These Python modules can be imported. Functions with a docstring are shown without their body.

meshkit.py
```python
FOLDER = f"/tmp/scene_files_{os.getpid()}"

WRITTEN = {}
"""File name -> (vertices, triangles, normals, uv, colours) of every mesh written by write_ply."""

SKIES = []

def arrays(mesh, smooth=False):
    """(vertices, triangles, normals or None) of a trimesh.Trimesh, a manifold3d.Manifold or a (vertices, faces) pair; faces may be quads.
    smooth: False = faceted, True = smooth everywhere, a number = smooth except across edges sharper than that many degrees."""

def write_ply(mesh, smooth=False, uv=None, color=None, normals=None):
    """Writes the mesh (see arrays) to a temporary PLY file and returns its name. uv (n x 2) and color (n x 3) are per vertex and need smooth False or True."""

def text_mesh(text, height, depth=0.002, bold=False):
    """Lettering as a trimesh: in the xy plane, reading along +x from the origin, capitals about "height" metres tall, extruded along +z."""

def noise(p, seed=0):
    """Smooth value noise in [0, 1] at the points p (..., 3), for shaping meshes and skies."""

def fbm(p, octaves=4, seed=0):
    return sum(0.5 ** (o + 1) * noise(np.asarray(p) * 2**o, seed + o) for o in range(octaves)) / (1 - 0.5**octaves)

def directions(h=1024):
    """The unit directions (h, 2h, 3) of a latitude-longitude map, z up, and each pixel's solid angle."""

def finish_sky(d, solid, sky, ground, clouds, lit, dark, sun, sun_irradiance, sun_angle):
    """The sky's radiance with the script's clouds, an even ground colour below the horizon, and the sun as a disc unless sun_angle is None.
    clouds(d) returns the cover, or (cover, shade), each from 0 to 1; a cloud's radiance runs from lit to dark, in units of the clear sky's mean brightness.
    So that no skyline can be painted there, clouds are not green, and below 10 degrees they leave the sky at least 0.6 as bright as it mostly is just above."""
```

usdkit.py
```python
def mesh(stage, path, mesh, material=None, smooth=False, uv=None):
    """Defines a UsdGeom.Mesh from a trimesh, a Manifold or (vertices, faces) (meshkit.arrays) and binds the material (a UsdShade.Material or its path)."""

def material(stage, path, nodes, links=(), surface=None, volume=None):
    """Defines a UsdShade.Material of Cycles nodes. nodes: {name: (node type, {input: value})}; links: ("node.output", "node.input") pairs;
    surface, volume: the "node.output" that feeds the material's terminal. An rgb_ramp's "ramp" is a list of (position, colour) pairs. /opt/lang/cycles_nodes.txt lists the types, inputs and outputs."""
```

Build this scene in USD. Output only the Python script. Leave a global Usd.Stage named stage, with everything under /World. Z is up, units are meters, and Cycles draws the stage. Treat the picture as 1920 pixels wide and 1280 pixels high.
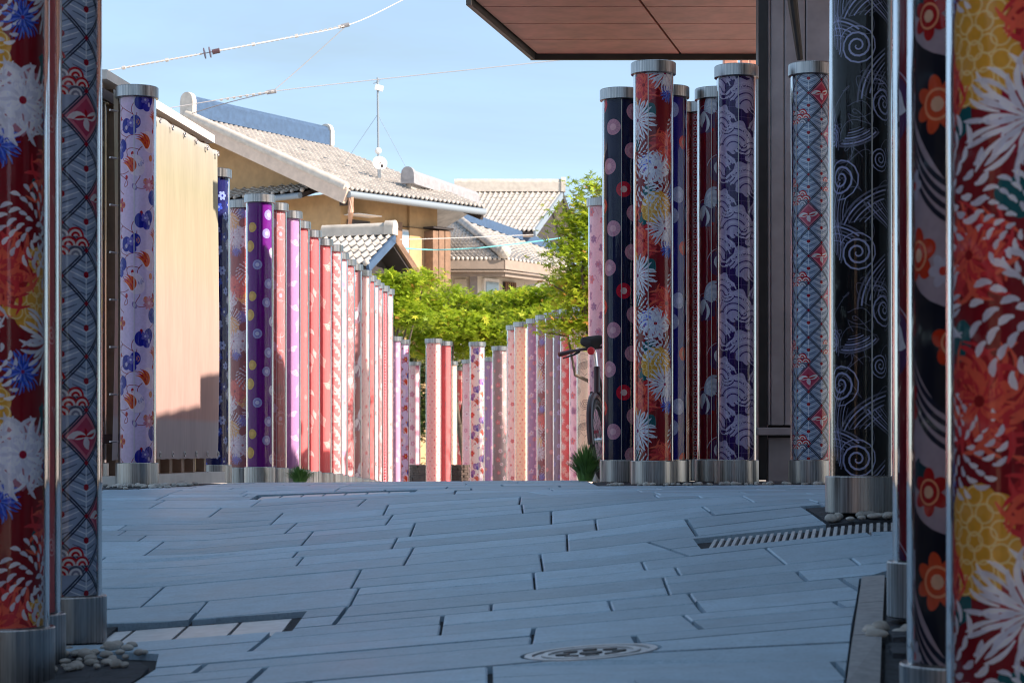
import math, random
import numpy as np
import trimesh
from shapely.geometry import Polygon, Point, box as sbox
from scipy.interpolate import PchipInterpolator
import usdkit, meshkit
from pxr import Usd, UsdGeom, UsdLux, UsdShade, Gf, Sdf, Vt

stage = Usd.Stage.CreateInMemory()
UsdGeom.SetStageUpAxis(stage, 'Z')
UsdGeom.Xform.Define(stage, '/World')
UsdGeom.Scope.Define(stage, '/World/Looks')
E = 0.5                       # eye height above the nearest ground
FP = 4000.0                   # focal length in pixels of the 1920-wide picture
HY = 840.0                    # eye level in that picture
# ---------------------------------------------------------------- camera
cam = UsdGeom.Camera.Define(stage, '/World/camera')
cam.CreateHorizontalApertureAttr(36.0)
cam.CreateVerticalApertureAttr(24.0)
cam.CreateFocalLengthAttr(FP / 1920 * 36)
cam.CreateVerticalApertureOffsetAttr((HY - 640) / 1920 * 36)
cam.CreateFStopAttr(11.0)
cam.CreateFocusDistanceAttr(10.8)
cam.CreateExposureAttr(1.17)
cam.AddTranslateOp().Set((0, 0, E))
cam.AddRotateXYZOp().Set((90, 0, 0))
# ---------------------------------------------------------------- sky and sun
SUN = np.array([2.0, -.85, 1.4]); SUN /= np.linalg.norm(SUN)
M = {}
def mat(name, nodes, links=(), surface='p.BSDF', volume=None):
    M[name] = usdkit.material(stage, '/World/Looks/' + name, nodes, links, surface, volume)
    return M[name]
sky_el, sky_rot = math.asin(SUN[2]), math.atan2(SUN[0], SUN[1])
mat('sky_look', {
    'tc': ('texture_coordinate', {}),
    'map': ('mapping', {'scale': (2.2, 2.2, 9.0), 'rotation': (0.0, 0.25, 0.3)}),
    'n': ('noise_texture', {'scale': 1.6, 'detail': 7.0, 'roughness': 0.55, 'distortion': 0.6}),
    'r': ('map_range', {'from_min': 0.44, 'from_max': 0.80, 'to_min': 0.48, 'to_max': 0.86, 'clamp': True}),
    's': ('sky_texture', {'sky_type': 'single_scattering', 'sun_disc': False, 'sun_elevation': sky_el, 'sun_rotation': sky_rot, 'air_density': .7, 'aerosol_density': .7, 'ozone_density': 1.2}),
    'm': ('mix', {'color2': (1.42, 1.86, 2.10)}),
    'b': ('background_shader', {'strength': 0.15})},
    [('tc.generated', 'map.vector'), ('map.vector', 'n.vector'), ('n.fac', 'r.value'), ('r.result', 'm.fac'), ('s.color', 'm.color1'), ('m.color', 'b.color')], surface='b.background')
dome = UsdLux.DomeLight.Define(stage, '/World/sky')
UsdShade.MaterialBindingAPI.Apply(dome.GetPrim()).Bind(M['sky_look'])
sun = UsdLux.DistantLight.Define(stage, '/World/sun')
sun.CreateIntensityAttr(1.2); sun.CreateAngleAttr(0.5); sun.CreateNormalizeAttr(True); sun.CreateColorAttr(Gf.Vec3f(1.0, 0.86, 0.73))
sun.AddRotateXYZOp().Set((math.degrees(math.acos(SUN[2])), 0, math.degrees(math.atan2(SUN[0], -SUN[1]))))

# ---------------------------------------------------------------- helpers
USED = {}
def numbered(parent, name):
    k = (parent, name); n = USED.get(k, 0); USED[k] = n + 1
    return f'{parent}/{name}' if n == 0 else f'{parent}/{name}_{n:03d}'
def tag(p, label=None, cat=None, group=None, kind=None):
    p = p.GetPrim() if hasattr(p, 'GetPrim') else p
    for k, v in (('label', label), ('category', cat), ('group', group), ('kind', kind)):
        if v: p.SetCustomDataByKey(k, v)
    return p
def thing(name, label=None, cat=None, loc=(0, 0, 0), rz=0.0, group=None, kind=None):
    x = UsdGeom.Xform.Define(stage, numbered('/World', name))
    x.AddTranslateOp().Set(Gf.Vec3d(*map(float, loc))); x.AddRotateZOp().Set(float(rz))
    tag(x, label, cat, group, kind)
    return x.GetPrim()
def obj(name, mesh, m, parent=None, smooth=False):
    path = numbered(str(parent.GetPath()) if parent else '/World', name)
    return usdkit.mesh(stage, path, mesh, M[m], smooth).GetPrim()
def cat(*ms):
    return trimesh.util.concatenate([x for x in ms if x is not None])
def T(m, x=0, y=0, z=0):
    m.apply_translation((x, y, z)); return m
def bx(x0, x1, y0, y1, z0, z1):
    return T(trimesh.creation.box((x1 - x0, y1 - y0, z1 - z0)), (x0 + x1) / 2, (y0 + y1) / 2, (z0 + z1) / 2)
def bevel_box(sx, sy, sz, b):
    """a box with chamfered edges, centred"""
    import itertools
    pts = []
    for s in itertools.product((-1, 1), repeat=3):
        h = np.array([sx, sy, sz]) / 2
        for k in range(3):
            q = h - b; q[k] = h[k]; pts.append(q * s)
    return trimesh.convex.convex_hull(np.array(pts))
def obar(p, q, w, h, up=(0, 0, 1)):
    """a bar of width w and height h from p to q"""
    p, q = np.asarray(p, float), np.asarray(q, float)
    d = q - p; L = np.linalg.norm(d); d = d / L
    s = np.cross(d, up); s /= np.linalg.norm(s); u = np.cross(s, d)
    m = trimesh.creation.box((L, w, h))
    R = np.eye(4); R[:3, 0], R[:3, 1], R[:3, 2], R[:3, 3] = d, s, u, (p + q) / 2
    m.apply_transform(R); return m
def tube(pts, r, n=8):
    p = np.asarray(pts, float); r = np.broadcast_to(r, (len(p),))
    t = np.gradient(p, axis=0); t /= np.linalg.norm(t, axis=1, keepdims=True) + 1e-12
    a = np.cross(t, np.where(np.abs(t[:, 2:]) < 0.9, [0, 0, 1.0], [1.0, 0, 0])); a /= np.linalg.norm(a, axis=1, keepdims=True) + 1e-12
    b = np.cross(t, a); ang = np.arange(n) * 2 * np.pi / n
    v = p[:, None] + r[:, None, None] * (np.cos(ang)[None, :, None] * a[:, None] + np.sin(ang)[None, :, None] * b[:, None])
    i, j = np.meshgrid(np.arange(len(p) - 1), np.arange(n), indexing='ij')
    q = np.stack([i * n + j, i * n + (j + 1) % n, (i + 1) * n + (j + 1) % n, (i + 1) * n + j], -1).reshape(-1, 4)
    k = len(p) * n
    v = np.vstack([v.reshape(-1, 3), p[0], p[-1]])
    f = np.vstack([q[:, [0, 1, 2]], q[:, [0, 2, 3]]])
    c0 = np.stack([np.full(n, k), (np.arange(n) + 1) % n, np.arange(n)], 1)
    c1 = np.stack([np.full(n, k + 1), (len(p) - 1) * n + np.arange(n), (len(p) - 1) * n + (np.arange(n) + 1) % n], 1)
    return trimesh.Trimesh(v, np.vstack([f, c0, c1]), process=False)
def lathe(prof, n=64):
    return trimesh.creation.revolve(np.array(prof, float), sections=n)
def poly_face(pts):
    pts = np.asarray(pts, float)
    return trimesh.Trimesh(pts, [[0, i, i + 1] for i in range(1, len(pts) - 1)], process=False)
def thick(pts, t):
    """a polygon in space given a thickness t along minus its normal"""
    p = np.asarray(pts, float); n = np.cross(p[1] - p[0], p[2] - p[1]); n /= np.linalg.norm(n)
    k = len(p); v = np.vstack([p, p - n * t]); f = []
    for i in range(1, k - 1): f += [[0, i, i + 1], [k, k + i + 1, k + i]]
    for i in range(k):
        j = (i + 1) % k; f += [[i, k + i, k + j], [i, k + j, j]]
    return trimesh.Trimesh(v, f, process=False)
def S(px): return FP / px
def P(px, py, zr):
    """the point seen at a pixel whose height over the eye is zr"""
    d = FP * zr / (HY - py)
    return np.array([(px - 960) * d / FP, d, zr + E])
def PD(px, py, d):
    return np.array([(px - 960) * d / FP, d, (HY - py) * d / FP + E])
def lin(r, g=None, b=None):
    c = np.array(r if g is None else (r, g, b), float) / 255
    return np.where(c <= 0.04045, c / 12.92, ((c + 0.055) / 1.055) ** 2.4)

# ---------------------------------------------------------------- the lie of the land (heights relative to the eye)
_far = PchipInterpolator([0, 11.5, 15.5, 19, 23, 27, 32, 40, 60], [0, 0, -.058, -.16, -.33, -.50, -.60, -.62, -.62])
def zg(x, d):
    x, d = np.asarray(x, float), np.asarray(d, float)
    xc = np.clip(x, -1.15, 1.15); dc = np.clip(d, -30, 11.5)
    e = dc - 5.3; up = .5 * (e + np.sqrt(e * e + .12))
    ramp = -.428 + .0753 * xc + (.0665 + .020 * np.clip((xc - .2) / .9, 0, 1)) * up + .004 * np.clip(e, -4, 0)
    plat = -.187 + .008 * xc
    k = .06; h = np.clip(.5 + .5 * (plat - ramp) / k, 0, 1)
    z = plat * (1 - h) + ramp * h - k * h * (1 - h)
    z = z - .16 * np.clip(4.5 - dc, 0, 2) * np.clip((x - .25) * 1.7, 0, 1) ** 2 
    return z + _far(np.clip(d, 0, 60))
def G(x, d): return float(zg(x, d)) + E

# ---------------------------------------------------------------- materials
def plain(name, col, rough=.6, metal=0.0, spec=.5, bump=None, vary=None, **kw):
    nodes = {'p': ('principled_bsdf', {'base_color': col, 'roughness': rough, 'metallic': metal, 'specular_ior_level': spec, **kw})}
    links = []
    if vary:
        sc, lo, hi = vary
        nodes['tc'] = ('texture_coordinate', {}); nodes['n'] = ('noise_texture', {'scale': sc, 'detail': 6.0, 'roughness': .65})
        nodes['r'] = ('map_range', {'from_min': .3, 'from_max': .7, 'to_min': lo, 'to_max': hi, 'clamp': True})
        nodes['h'] = ('hsv', {'color': col})
        links += [('tc.object', 'n.vector'), ('n.fac', 'r.value'), ('r.result', 'h.value'), ('h.color', 'p.base_color')]
    if bump:
        sc, st, dist = bump
        nodes['tc2'] = ('texture_coordinate', {}); nodes['bn'] = ('noise_texture', {'scale': sc, 'detail': 5.0, 'roughness': .6})
        nodes['bp'] = ('bump', {'strength': st, 'distance': dist})
        links += [('tc2.object', 'bn.vector'), ('bn.fac', 'bp.height'), ('bp.normal', 'p.normal')]
    return mat(name, nodes, links)

# granite of the slabs: grains, worn patches, each slab a tone of its own
mat('granite', {
    'oi': ('object_info', {}), 'g': ('geometry', {}),
    'n1': ('noise_texture', {'scale': 120.0, 'detail': 4.0, 'roughness': .8}),
    'n2': ('noise_texture', {'scale': 2.6, 'detail': 6.0, 'roughness': .6}),
    'n3': ('noise_texture', {'scale': 14.0, 'detail': 6.0, 'roughness': .7}),
    'r1': ('rgb_ramp', {'ramp': [(.25, (.17, .25, .33)), (.45, (.305, .44, .56)), (.60, (.345, .485, .61)), (.80, (.48, .61, .72))]}),
    'mr': ('map_range', {'from_min': 0, 'from_max': 1, 'to_min': .82, 'to_max': 1.10}),
    'm2': ('map_range', {'from_min': .3, 'from_max': .7, 'to_min': .84, 'to_max': 1.08, 'clamp': True}),
    'm3': ('map_range', {'from_min': .3, 'from_max': .72, 'to_min': .86, 'to_max': 1.08, 'clamp': True}),
    'x1': ('math', {'math_type': 'multiply'}), 'x2': ('math', {'math_type': 'multiply'}),
    'h': ('hsv', {}), 'bp': ('bump', {'strength': .12, 'distance': .002}),
    'rr': ('map_range', {'from_min': .3, 'from_max': .7, 'to_min': .46, 'to_max': .62, 'clamp': True}),
    'p': ('principled_bsdf', {'roughness': .3, 'specular_ior_level': .5})},
    [('g.position', 'n1.vector'), ('g.position', 'n2.vector'), ('g.position', 'n3.vector'), ('n1.fac', 'r1.fac'), ('oi.random', 'mr.value'), ('n2.fac', 'm2.value'), ('n3.fac', 'm3.value'),
     ('mr.result', 'x1.value1'), ('m2.result', 'x1.value2'), ('x1.value', 'x2.value1'), ('m3.result', 'x2.value2'), ('x2.value', 'h.value'), ('r1.color', 'h.color'), ('h.color', 'p.base_color'),
     ('n1.fac', 'bp.height'), ('bp.normal', 'p.normal'), ('n2.fac', 'rr.value'), ('rr.result', 'p.roughness')])
plain('joint', (.035, .038, .045), .95, vary=(30, .6, 1.3), bump=(80, .6, .01))
plain('ground_soil', (.16, .15, .14), .95, vary=(3, .6, 1.3), bump=(40, .6, .02))
plain('slate_gravel', (.035, .042, .055), .85, vary=(25, .5, 1.5), bump=(60, .8, .02))
plain('kerb_stone', (.26, .265, .28), .7, vary=(40, .75, 1.2), bump=(120, .4, .004))
plain('pebble', (.40, .385, .36), .8, vary=(18, .5, 1.3), bump=(60, .4, .01))
plain('steel_cover', (.62, .64, .67), .38, metal=.9, vary=(30, .7, 1.2))
plain('dark_iron', (.05, .055, .06), .6, metal=.4, vary=(60, .6, 1.4))
# brushed stainless steel of the caps and feet
mat('brushed_steel', {
    'tc': ('texture_coordinate', {}), 'mp': ('mapping', {'scale': (90.0, 90.0, 2.0)}),
    'n': ('noise_texture', {'scale': 1.0, 'detail': 4.0, 'roughness': .7}),
    'r': ('rgb_ramp', {'ramp': [(.3, (.17, .17, .18)), (.7, (.42, .42, .42))]}),
    'rr': ('map_range', {'from_min': .3, 'from_max': .7, 'to_min': .22, 'to_max': .42, 'clamp': True}),
    'bp': ('bump', {'strength': .12, 'distance': .002}),
    'p': ('principled_bsdf', {'metallic': 1.0, 'anisotropic': .4})},
    [('tc.object', 'mp.vector'), ('mp.vector', 'n.vector'), ('n.fac', 'r.fac'), ('r.color', 'p.base_color'), ('n.fac', 'rr.value'), ('rr.result', 'p.roughness'), ('n.fac', 'bp.height'), ('bp.normal', 'p.normal')])
# clear acrylic: lets the light through, mirrors at a slant; towards the rim the thick wall turns light round by inner reflection
mat('acrylic', {
    'f': ('fresnel', {'IOR': 1.33}), 'lw': ('layer_weight', {'blend': .5}),
    'mr': ('map_range', {'range_type': 'smoothstep', 'from_min': .46, 'from_max': .66, 'to_min': 0.0, 'to_max': .68, 'clamp': True}),
    'mx': ('math', {'math_type': 'maximum'}),
    't': ('transparent_bsdf', {'color': (.98, .98, .985)}),
    'g': ('glossy_bsdf', {'color': (1, 1, 1), 'roughness': .05}), 'm': ('mix_closure', {})},
    [('lw.facing', 'mr.value'), ('f.fac', 'mx.value1'), ('mr.result', 'mx.value2'), ('mx.value', 'm.fac'), ('t.BSDF', 'm.closure1'), ('g.BSDF', 'm.closure2')], surface='m.closure')
plain('seam_strip', (.72, .70, .66), .35)  # pale colour of the painted reflection line on the tubes
# dyed cloth: colour of the print from the mesh, weave as fine relief
mat('printed_cloth', {
    'a': ('attribute', {'attribute': 'print_color'}), 'tc': ('texture_coordinate', {}),
    'n': ('noise_texture', {'scale': 420.0, 'detail': 2.0}), 'n2': ('noise_texture', {'scale': 60.0, 'detail': 5.0, 'roughness': .7}),
    'r': ('map_range', {'from_min': .25, 'from_max': .75, 'to_min': .98, 'to_max': 1.26}),
    'h': ('hsv', {'saturation': 1.06}), 'bp': ('bump', {'strength': .25, 'distance': .001}),
    'p': ('principled_bsdf', {'roughness': .78, 'specular_ior_level': .25, 'sheen_weight': .08}), 'tl': ('translucent_bsdf', {}), 'mx': ('mix_closure', {'fac': .27})},
    [('tc.object', 'n.vector'), ('tc.object', 'n2.vector'), ('n2.fac', 'r.value'), ('r.result', 'h.value'), ('a.color', 'h.color'), ('h.color', 'p.base_color'), ('h.color', 'tl.color'), ('n.fac', 'bp.height'), ('bp.normal', 'p.normal'), ('p.BSDF', 'mx.closure1'), ('tl.BSDF', 'mx.closure2')], surface='mx.closure')

# ================================================================ the ground
def sheet(xs, ys, dz, m, name, **kw):
    X, Y = np.meshgrid(xs, ys, indexing='ij'); Z = zg(X, Y) + E + dz
    v = np.stack([X, Y, Z], -1).reshape(-1, 3); ny = len(ys); i, j = np.meshgrid(np.arange(len(xs) - 1), np.arange(ny - 1), indexing='ij')
    q = np.stack([i * ny + j, (i + 1) * ny + j, (i + 1) * ny + j + 1, i * ny + j + 1], -1).reshape(-1, 4)
    return tag(obj(name, (v, q), m, None, True), **kw)
gx = np.unique(np.concatenate([np.linspace(-6, 6, 61), np.geomspace(6, 900, 18), -np.geomspace(6, 900, 18)]))
gy = np.unique(np.concatenate([np.linspace(-6, 36, 127), np.geomspace(36, 1800, 22), -np.geomspace(6, 300, 10)]))
plain('earth', (.44, .385, .33), .9, vary=(1.2, .7, 1.25), bump=(30, .4, .02))
sheet(gx, gy, -.045, 'earth', 'ground', kind='structure')

# the paving: rows of granite slabs, a little uneven; joints recessed to the bed below
path = thing('paved_path', kind='structure')
rs = random.Random(41)
KX = lambda d: .62 + .18 * (d - 3.95)                                  # inner edge of the kerb on the right
openings = [sbox(-1.45, 5.35, -.555, 5.73), sbox(-1.18, 9.62, -.44, 9.92), sbox(.57, 6.40, 1.36, 6.66), Point(.162, 4.38).buffer(.142, 24)]
area = Polygon([(-2.6, 5.22), (-1.02, 5.22), (-.84, 5.05), (-.79, 4.7), (-.80, 2.9), (KX(2.9), 2.9), (KX(5.5), 5.5), (1.0, 5.62), (2.3, 5.60), (2.3, 6.66), (.985, 6.66), (.985, 7.28), (2.0, 7.28), (2.0, 10.34), (.42, 10.36), (.42, 13.2), (-1.55, 13.2), (-1.66, 10.9), (-1.9, 10.4), (-2.6, 10.4)])
slabs_near = []
TILT = .10
def lay(c):
    """one slab over the outline c (four corners in plan)"""
    pg = Polygon(c)
    if not pg.intersects(area): return
    whole = pg.within(area) and not any(pg.intersects(o) for o in openings)
    lift, ta, tb = rs.gauss(0, .0005), rs.gauss(0, .0006), rs.gauss(0, .0016)
    cx, cy = pg.centroid.x, pg.centroid.y
    top = lambda a, b: zg(a, b) + E + lift + ta * (a - cx) + tb * (b - cy)
    if whole:
        o = np.array(c); inn = o + (np.array([cx, cy]) - o) * (.004 / np.maximum(np.abs(np.array([cx, cy]) - o), .02))
        nseg = 4
        def lp(pp, k): return [pp[i] * (1 - t) + pp[(i + 1) % 4] * t for i in range(4) for t in np.arange(k) / k]
        a_, b_ = lp(inn, nseg), lp(o, nseg); n_ = len(a_)
        v = [(p[0], p[1], top(*p)) for p in a_] + [(p[0], p[1], top(*p) - .003) for p in b_] + [(p[0], p[1], top(*p) - .035) for p in b_] + [(cx, cy, top(cx, cy))]
        f = [[3 * n_, i, (i + 1) % n_] for i in range(n_)]
        for l in (0, n_):
            for i in range(n_):
                j = (i + 1) % n_; f += [[l + i, l + n_ + i, l + n_ + j], [l + i, l + n_ + j, l + j]]
        slabs_near.append(trimesh.Trimesh(v, f, process=False)); return
    r_ = pg.intersection(area)
    for o in openings: r_ = r_.difference(o)
    for gpart in getattr(r_, 'geoms', [r_]):
        gpart = gpart.buffer(-.004, join_style=2) if gpart.geom_type == 'Polygon' else gpart
        for gp in getattr(gpart, 'geoms', [gpart]):
            if gp.geom_type != 'Polygon' or gp.buffer(-.007).is_empty: continue
            m = trimesh.creation.extrude_polygon(gp.simplify(.001), .035, engine='earcut'); vv = m.vertices
            vv[:, 2] = [top(a, b) - (.035 if z < .01 else 0) for a, b, z in vv]; m.vertices = vv; slabs_near.append(m)
def cell(x0, x1, q0, q1, s0, s1):
    g = .0034
    lay([(a, b + TILT * a) for a, b in ((x0 + g, q0 + g), (x1 - g, q0 + g), (x1 - g + s1, q1 - g), (x0 + g + s0, q1 - g))])
q = 2.6
while q < 13.4:
    hc = rs.uniform(.36, .50)
    x, s0 = -2.9 + rs.uniform(-.6, 0), 0.0
    while x < 2.6:
        L = rs.choice((.40, .52, .66, .85, 1.05)) * rs.uniform(.9, 1.1); s1 = rs.uniform(-.012, .012) if rs.random() > .06 else -.09
        if rs.random() < .30 and L < .8: cell(x, x + L, q, q + hc, s0, s1)
        else:
            f_ = rs.uniform(.38, .62); qm = q + hc * f_
            for a_, b_ in ((q, qm), (qm, q + hc)):
                ta_, tb_ = (s0 * (a_ - q) / hc, s1 * (a_ - q) / hc), (s0 * (b_ - q) / hc, s1 * (b_ - q) / hc)
                if L > .62 and rs.random() < .6:
                    xm = x + L * rs.uniform(.3, .7)
                    lay([(p, r + TILT * p) for p, r in ((x + .0034 + ta_[0], a_ + .0034), (xm - .0034, a_ + .0034), (xm - .0034, b_ - .0034), (x + .0034 + tb_[0], b_ - .0034))])
                    lay([(p, r + TILT * p) for p, r in ((xm + .0034, a_ + .0034), (x + L - .0034 + ta_[1], a_ + .0034), (x + L - .0034 + tb_[1], b_ - .0034), (xm + .0034, b_ - .0034))])
                else:
                    lay([(p, r + TILT * p) for p, r in ((x + .0034 + ta_[0], a_ + .0034), (x + L - .0034 + ta_[1], a_ + .0034), (x + L - .0034 + tb_[1], b_ - .0034), (x + .0034 + tb_[0], b_ - .0034))])
        x += L; s0 = s1
    q += hc
slabs_near.sort(key=lambda m: m.centroid[1])
for m in slabs_near[:300]: obj('slab', m, 'granite', path)
if len(slabs_near) > 300: tag(obj('far_slabs', cat(*slabs_near[300:]), 'granite', path), kind='stuff')
xs = np.linspace(-2.7, 2.4, 69); ys = np.linspace(2.6, 13.3, 144)
X, Y = np.meshgrid(xs, ys, indexing='ij')
sheet(xs, ys, -.017, 'joint', 'path_bed', kind='structure')
# slate gravel strips beside the path
def strip(name, pts, dz, m, parent=None, **kw):
    pg = Polygon(pts); tri = trimesh.creation.extrude_polygon(pg, .02, engine='earcut')
    tri = trimesh.Trimesh(*trimesh.remesh.subdivide_to_size(tri.vertices, tri.faces, .12)); v = tri.vertices
    v[:, 2] = zg(v[:, 0], v[:, 1]) + E + dz + np.where(v[:, 2] > .01, 0, -.03); tri.vertices = v
    return tag(obj(name, tri, m, parent), **kw)
arcL = [(-.83 + .03 * math.sin(t * 9), 2.7 + 2.1 * t) for t in np.linspace(0, 1, 12)] + [(-.86, 4.93), (-.95, 5.02), (-1.05, 5.05)]
strip('gravel_bed', arcL + [(-1.06, 5.75), (-1.3, 6.0), (-2.5, 6.0), (-2.5, 2.7)], -.004, 'slate_gravel', kind='structure')
strip('gravel_bed', [(KX(2.7) + .07, 2.7), (1.6, 2.7), (1.6, 5.57), (1.02, 5.56), (KX(5.42) + .07, 5.42)], -.006, 'slate_gravel', kind='structure')
strip('gravel_bed', [(1.0, 6.70), (2.0, 6.70), (2.0, 7.26), (1.0, 7.26)], -.006, 'slate_gravel', kind='structure')
strip('gravel_bed', [(.44, 10.38), (1.80, 10.36), (3.0, 10.36), (3.0, 12.0), (.46, 12.2)], -.006, 'slate_gravel', kind='structure')
strip('gravel_bed', [(-1.68, 10.92), (-1.92, 10.44), (-2.7, 10.44), (-2.7, 12.6), (-1.72, 12.6)], -.006, 'slate_gravel', kind='structure')
kerb = thing('kerb', kind='structure')
for k in range(5):
    d0, d1 = 2.7 + k * .56, 2.7 + (k + 1) * .56 - .008
    if d0 > 5.4: break
    d1 = min(d1, 5.5)
    c = [(KX(d0) + .003, d0), (KX(d0) + .062, d0), (KX(d1) + .062, d1), (KX(d1) + .003, d1)]
    obj('kerb_stone', thick([(a, b, G(a, b) + .006) for a, b in c], .05), 'kerb_stone', kerb)

# long slats of the gravel strip at the right: flat courses of dark slate laid across it
sl = tag(thing('slate_courses', kind='structure'))
rr = random.Random(4)
d = 3.3
while d < 5.4:
    w = rr.uniform(.035, .075); x = KX(d) + .085
    while x < 1.15:
        L = rr.uniform(.12, .34)
        c = [(x, d), (x + L, d + rr.uniform(-.006, .006)), (x + L, d + w), (x, d + w)]
        if not any(math.hypot(x + L / 2 - a, d - b) < .2 for a, b in ((.794, 3.4), (.84, 4.0), (.9125, 4.55))):
            z = rr.uniform(-.002, .012); obj('slate', thick([(a, b, G(a, b) + z) for a, b in c], .03), 'slate_gravel', sl)
        x += L + .008
    d += w + .008

# drain covers
plain('cover_pale', (.50, .52, .55), .42, metal=.35, vary=(25, .8, 1.12), bump=(90, .3, .004))
def drain(name, x0, x1, d0, d1, n, dz, label, slant=0.0, m='cover_pale', group=None):
    t = thing(name, label, 'drain cover', (0, 0, 0))
    tray = []
    P4 = [(x0, d0), (x1, d0), (x1, d1), (x0, d1)]
    obj('tray', thick([(a, b, G(a, b) - .031) for a, b in P4], .012), 'dark_iron', t)
    for k in range(n):
        a0 = x0 + .012 + (x1 - x0 - .024) * k / n; a1 = x0 + .012 + (x1 - x0 - .024) * (k + 1) / n - (.010 if slant == 0 else (x1 - x0) / n * .5)
        c = [(a0, d0 + .012), (a1, d0 + .012), (a1 + slant, d1 - .03), (a0 + slant, d1 - .03)]
        obj('plate' if slant == 0 else 'bar', thick([(a, b, G(a, b) + dz) for a, b in c], .016), m, t)
    return t
drain('drain_cover', -1.44, -.565, 5.36, 5.72, 6, -.012, 'pale segmented drain cover sunk beside the left gravel bed')
drain('drain_cover', -1.17, -.45, 9.63, 9.91, 7, -.006, 'narrow pale drain cover lying across the far paving near the crest')
drain('drain_grate', .58, 1.35, 6.41, 6.65, 34, -.004, 'slanting bar drain grate in front of the black swirl pole', .035)
# round cover with holes and rings
mh = thing('manhole_cover', 'small round cast cover with rings and dark holes in the paving', 'manhole cover', (.162, 4.38, 0))
def on_ground(m, x, d, dz):
    v = m.vertices.copy(); v[:, 2] = [G(x + a, d + b) + dz + c for a, b, c in v]; m.vertices = v; return m
obj('rim', on_ground(trimesh.creation.annulus(.122, .137, .02, sections=48), .162, 4.38, -.009), 'cover_pale', mh)
obj('plate', on_ground(trimesh.creation.cylinder(.119, .014, sections=48), .162, 4.38, -.010), 'cover_pale', mh)
obj('ring', on_ground(trimesh.creation.annulus(.088, .102, .004, sections=48), .162, 4.38, -.001), 'cover_pale', mh)
for k in range(9):
    a = k * 2 * math.pi / 8; r_ = .058 if k < 8 else 0
    m = trimesh.creation.cylinder(.015 if k < 8 else .024, .006, sections=16); m.apply_translation((r_ * math.cos(a), r_ * math.sin(a), .001)); obj('boss', on_ground(m, .162, 4.38, -.004), 'dark_iron', mh)
# loose white pebbles round the feet of the poles
def pebbles(label_name, spots, seed):
    r = random.Random(seed); t = thing(label_name, kind='structure')
    for x0, x1, d0, d1, n, s0, s1, avoid in spots:
        for _ in range(n):
            x, d = r.uniform(x0, x1), r.uniform(d0, d1)
            if any(math.hypot(x - a, d - b) < .125 for a, b in avoid): continue
            m = trimesh.creation.icosphere(1, 1.0); s = r.uniform(s0, s1)
            m.vertices = m.vertices * (1 + .22 * (meshkit.noise(m.vertices * 1.7 + r.uniform(0, 90)) - .5)[:, None]) * (s, s * r.uniform(.6, .95), s * r.uniform(.45, .65))
            m.apply_transform(trimesh.transformations.rotation_matrix(r.uniform(0, 6.3), (0, 0, 1)))
            m.apply_translation((x, d, G(x, d) + s * .3)); obj('pebble', m, 'pebble', t, True)
pebbles('pebble_bed', [(-1.30, -.93, 5.10, 5.30, 50, .010, .022, [(-1.155, 5.48), (-1.175, 5.06)]), (-1.05, -.86, 4.82, 5.10, 22, .009, .018, [(-1.17, 5.06)])], 1)
pebbles('pebble_bed', [(1.0, 1.42, 6.70, 6.86, 46, .011, .026, [(1.126, 6.9)]), (1.22, 1.5, 6.8, 7.1, 14, .011, .024, [(1.126, 6.9)])], 2)
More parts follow.
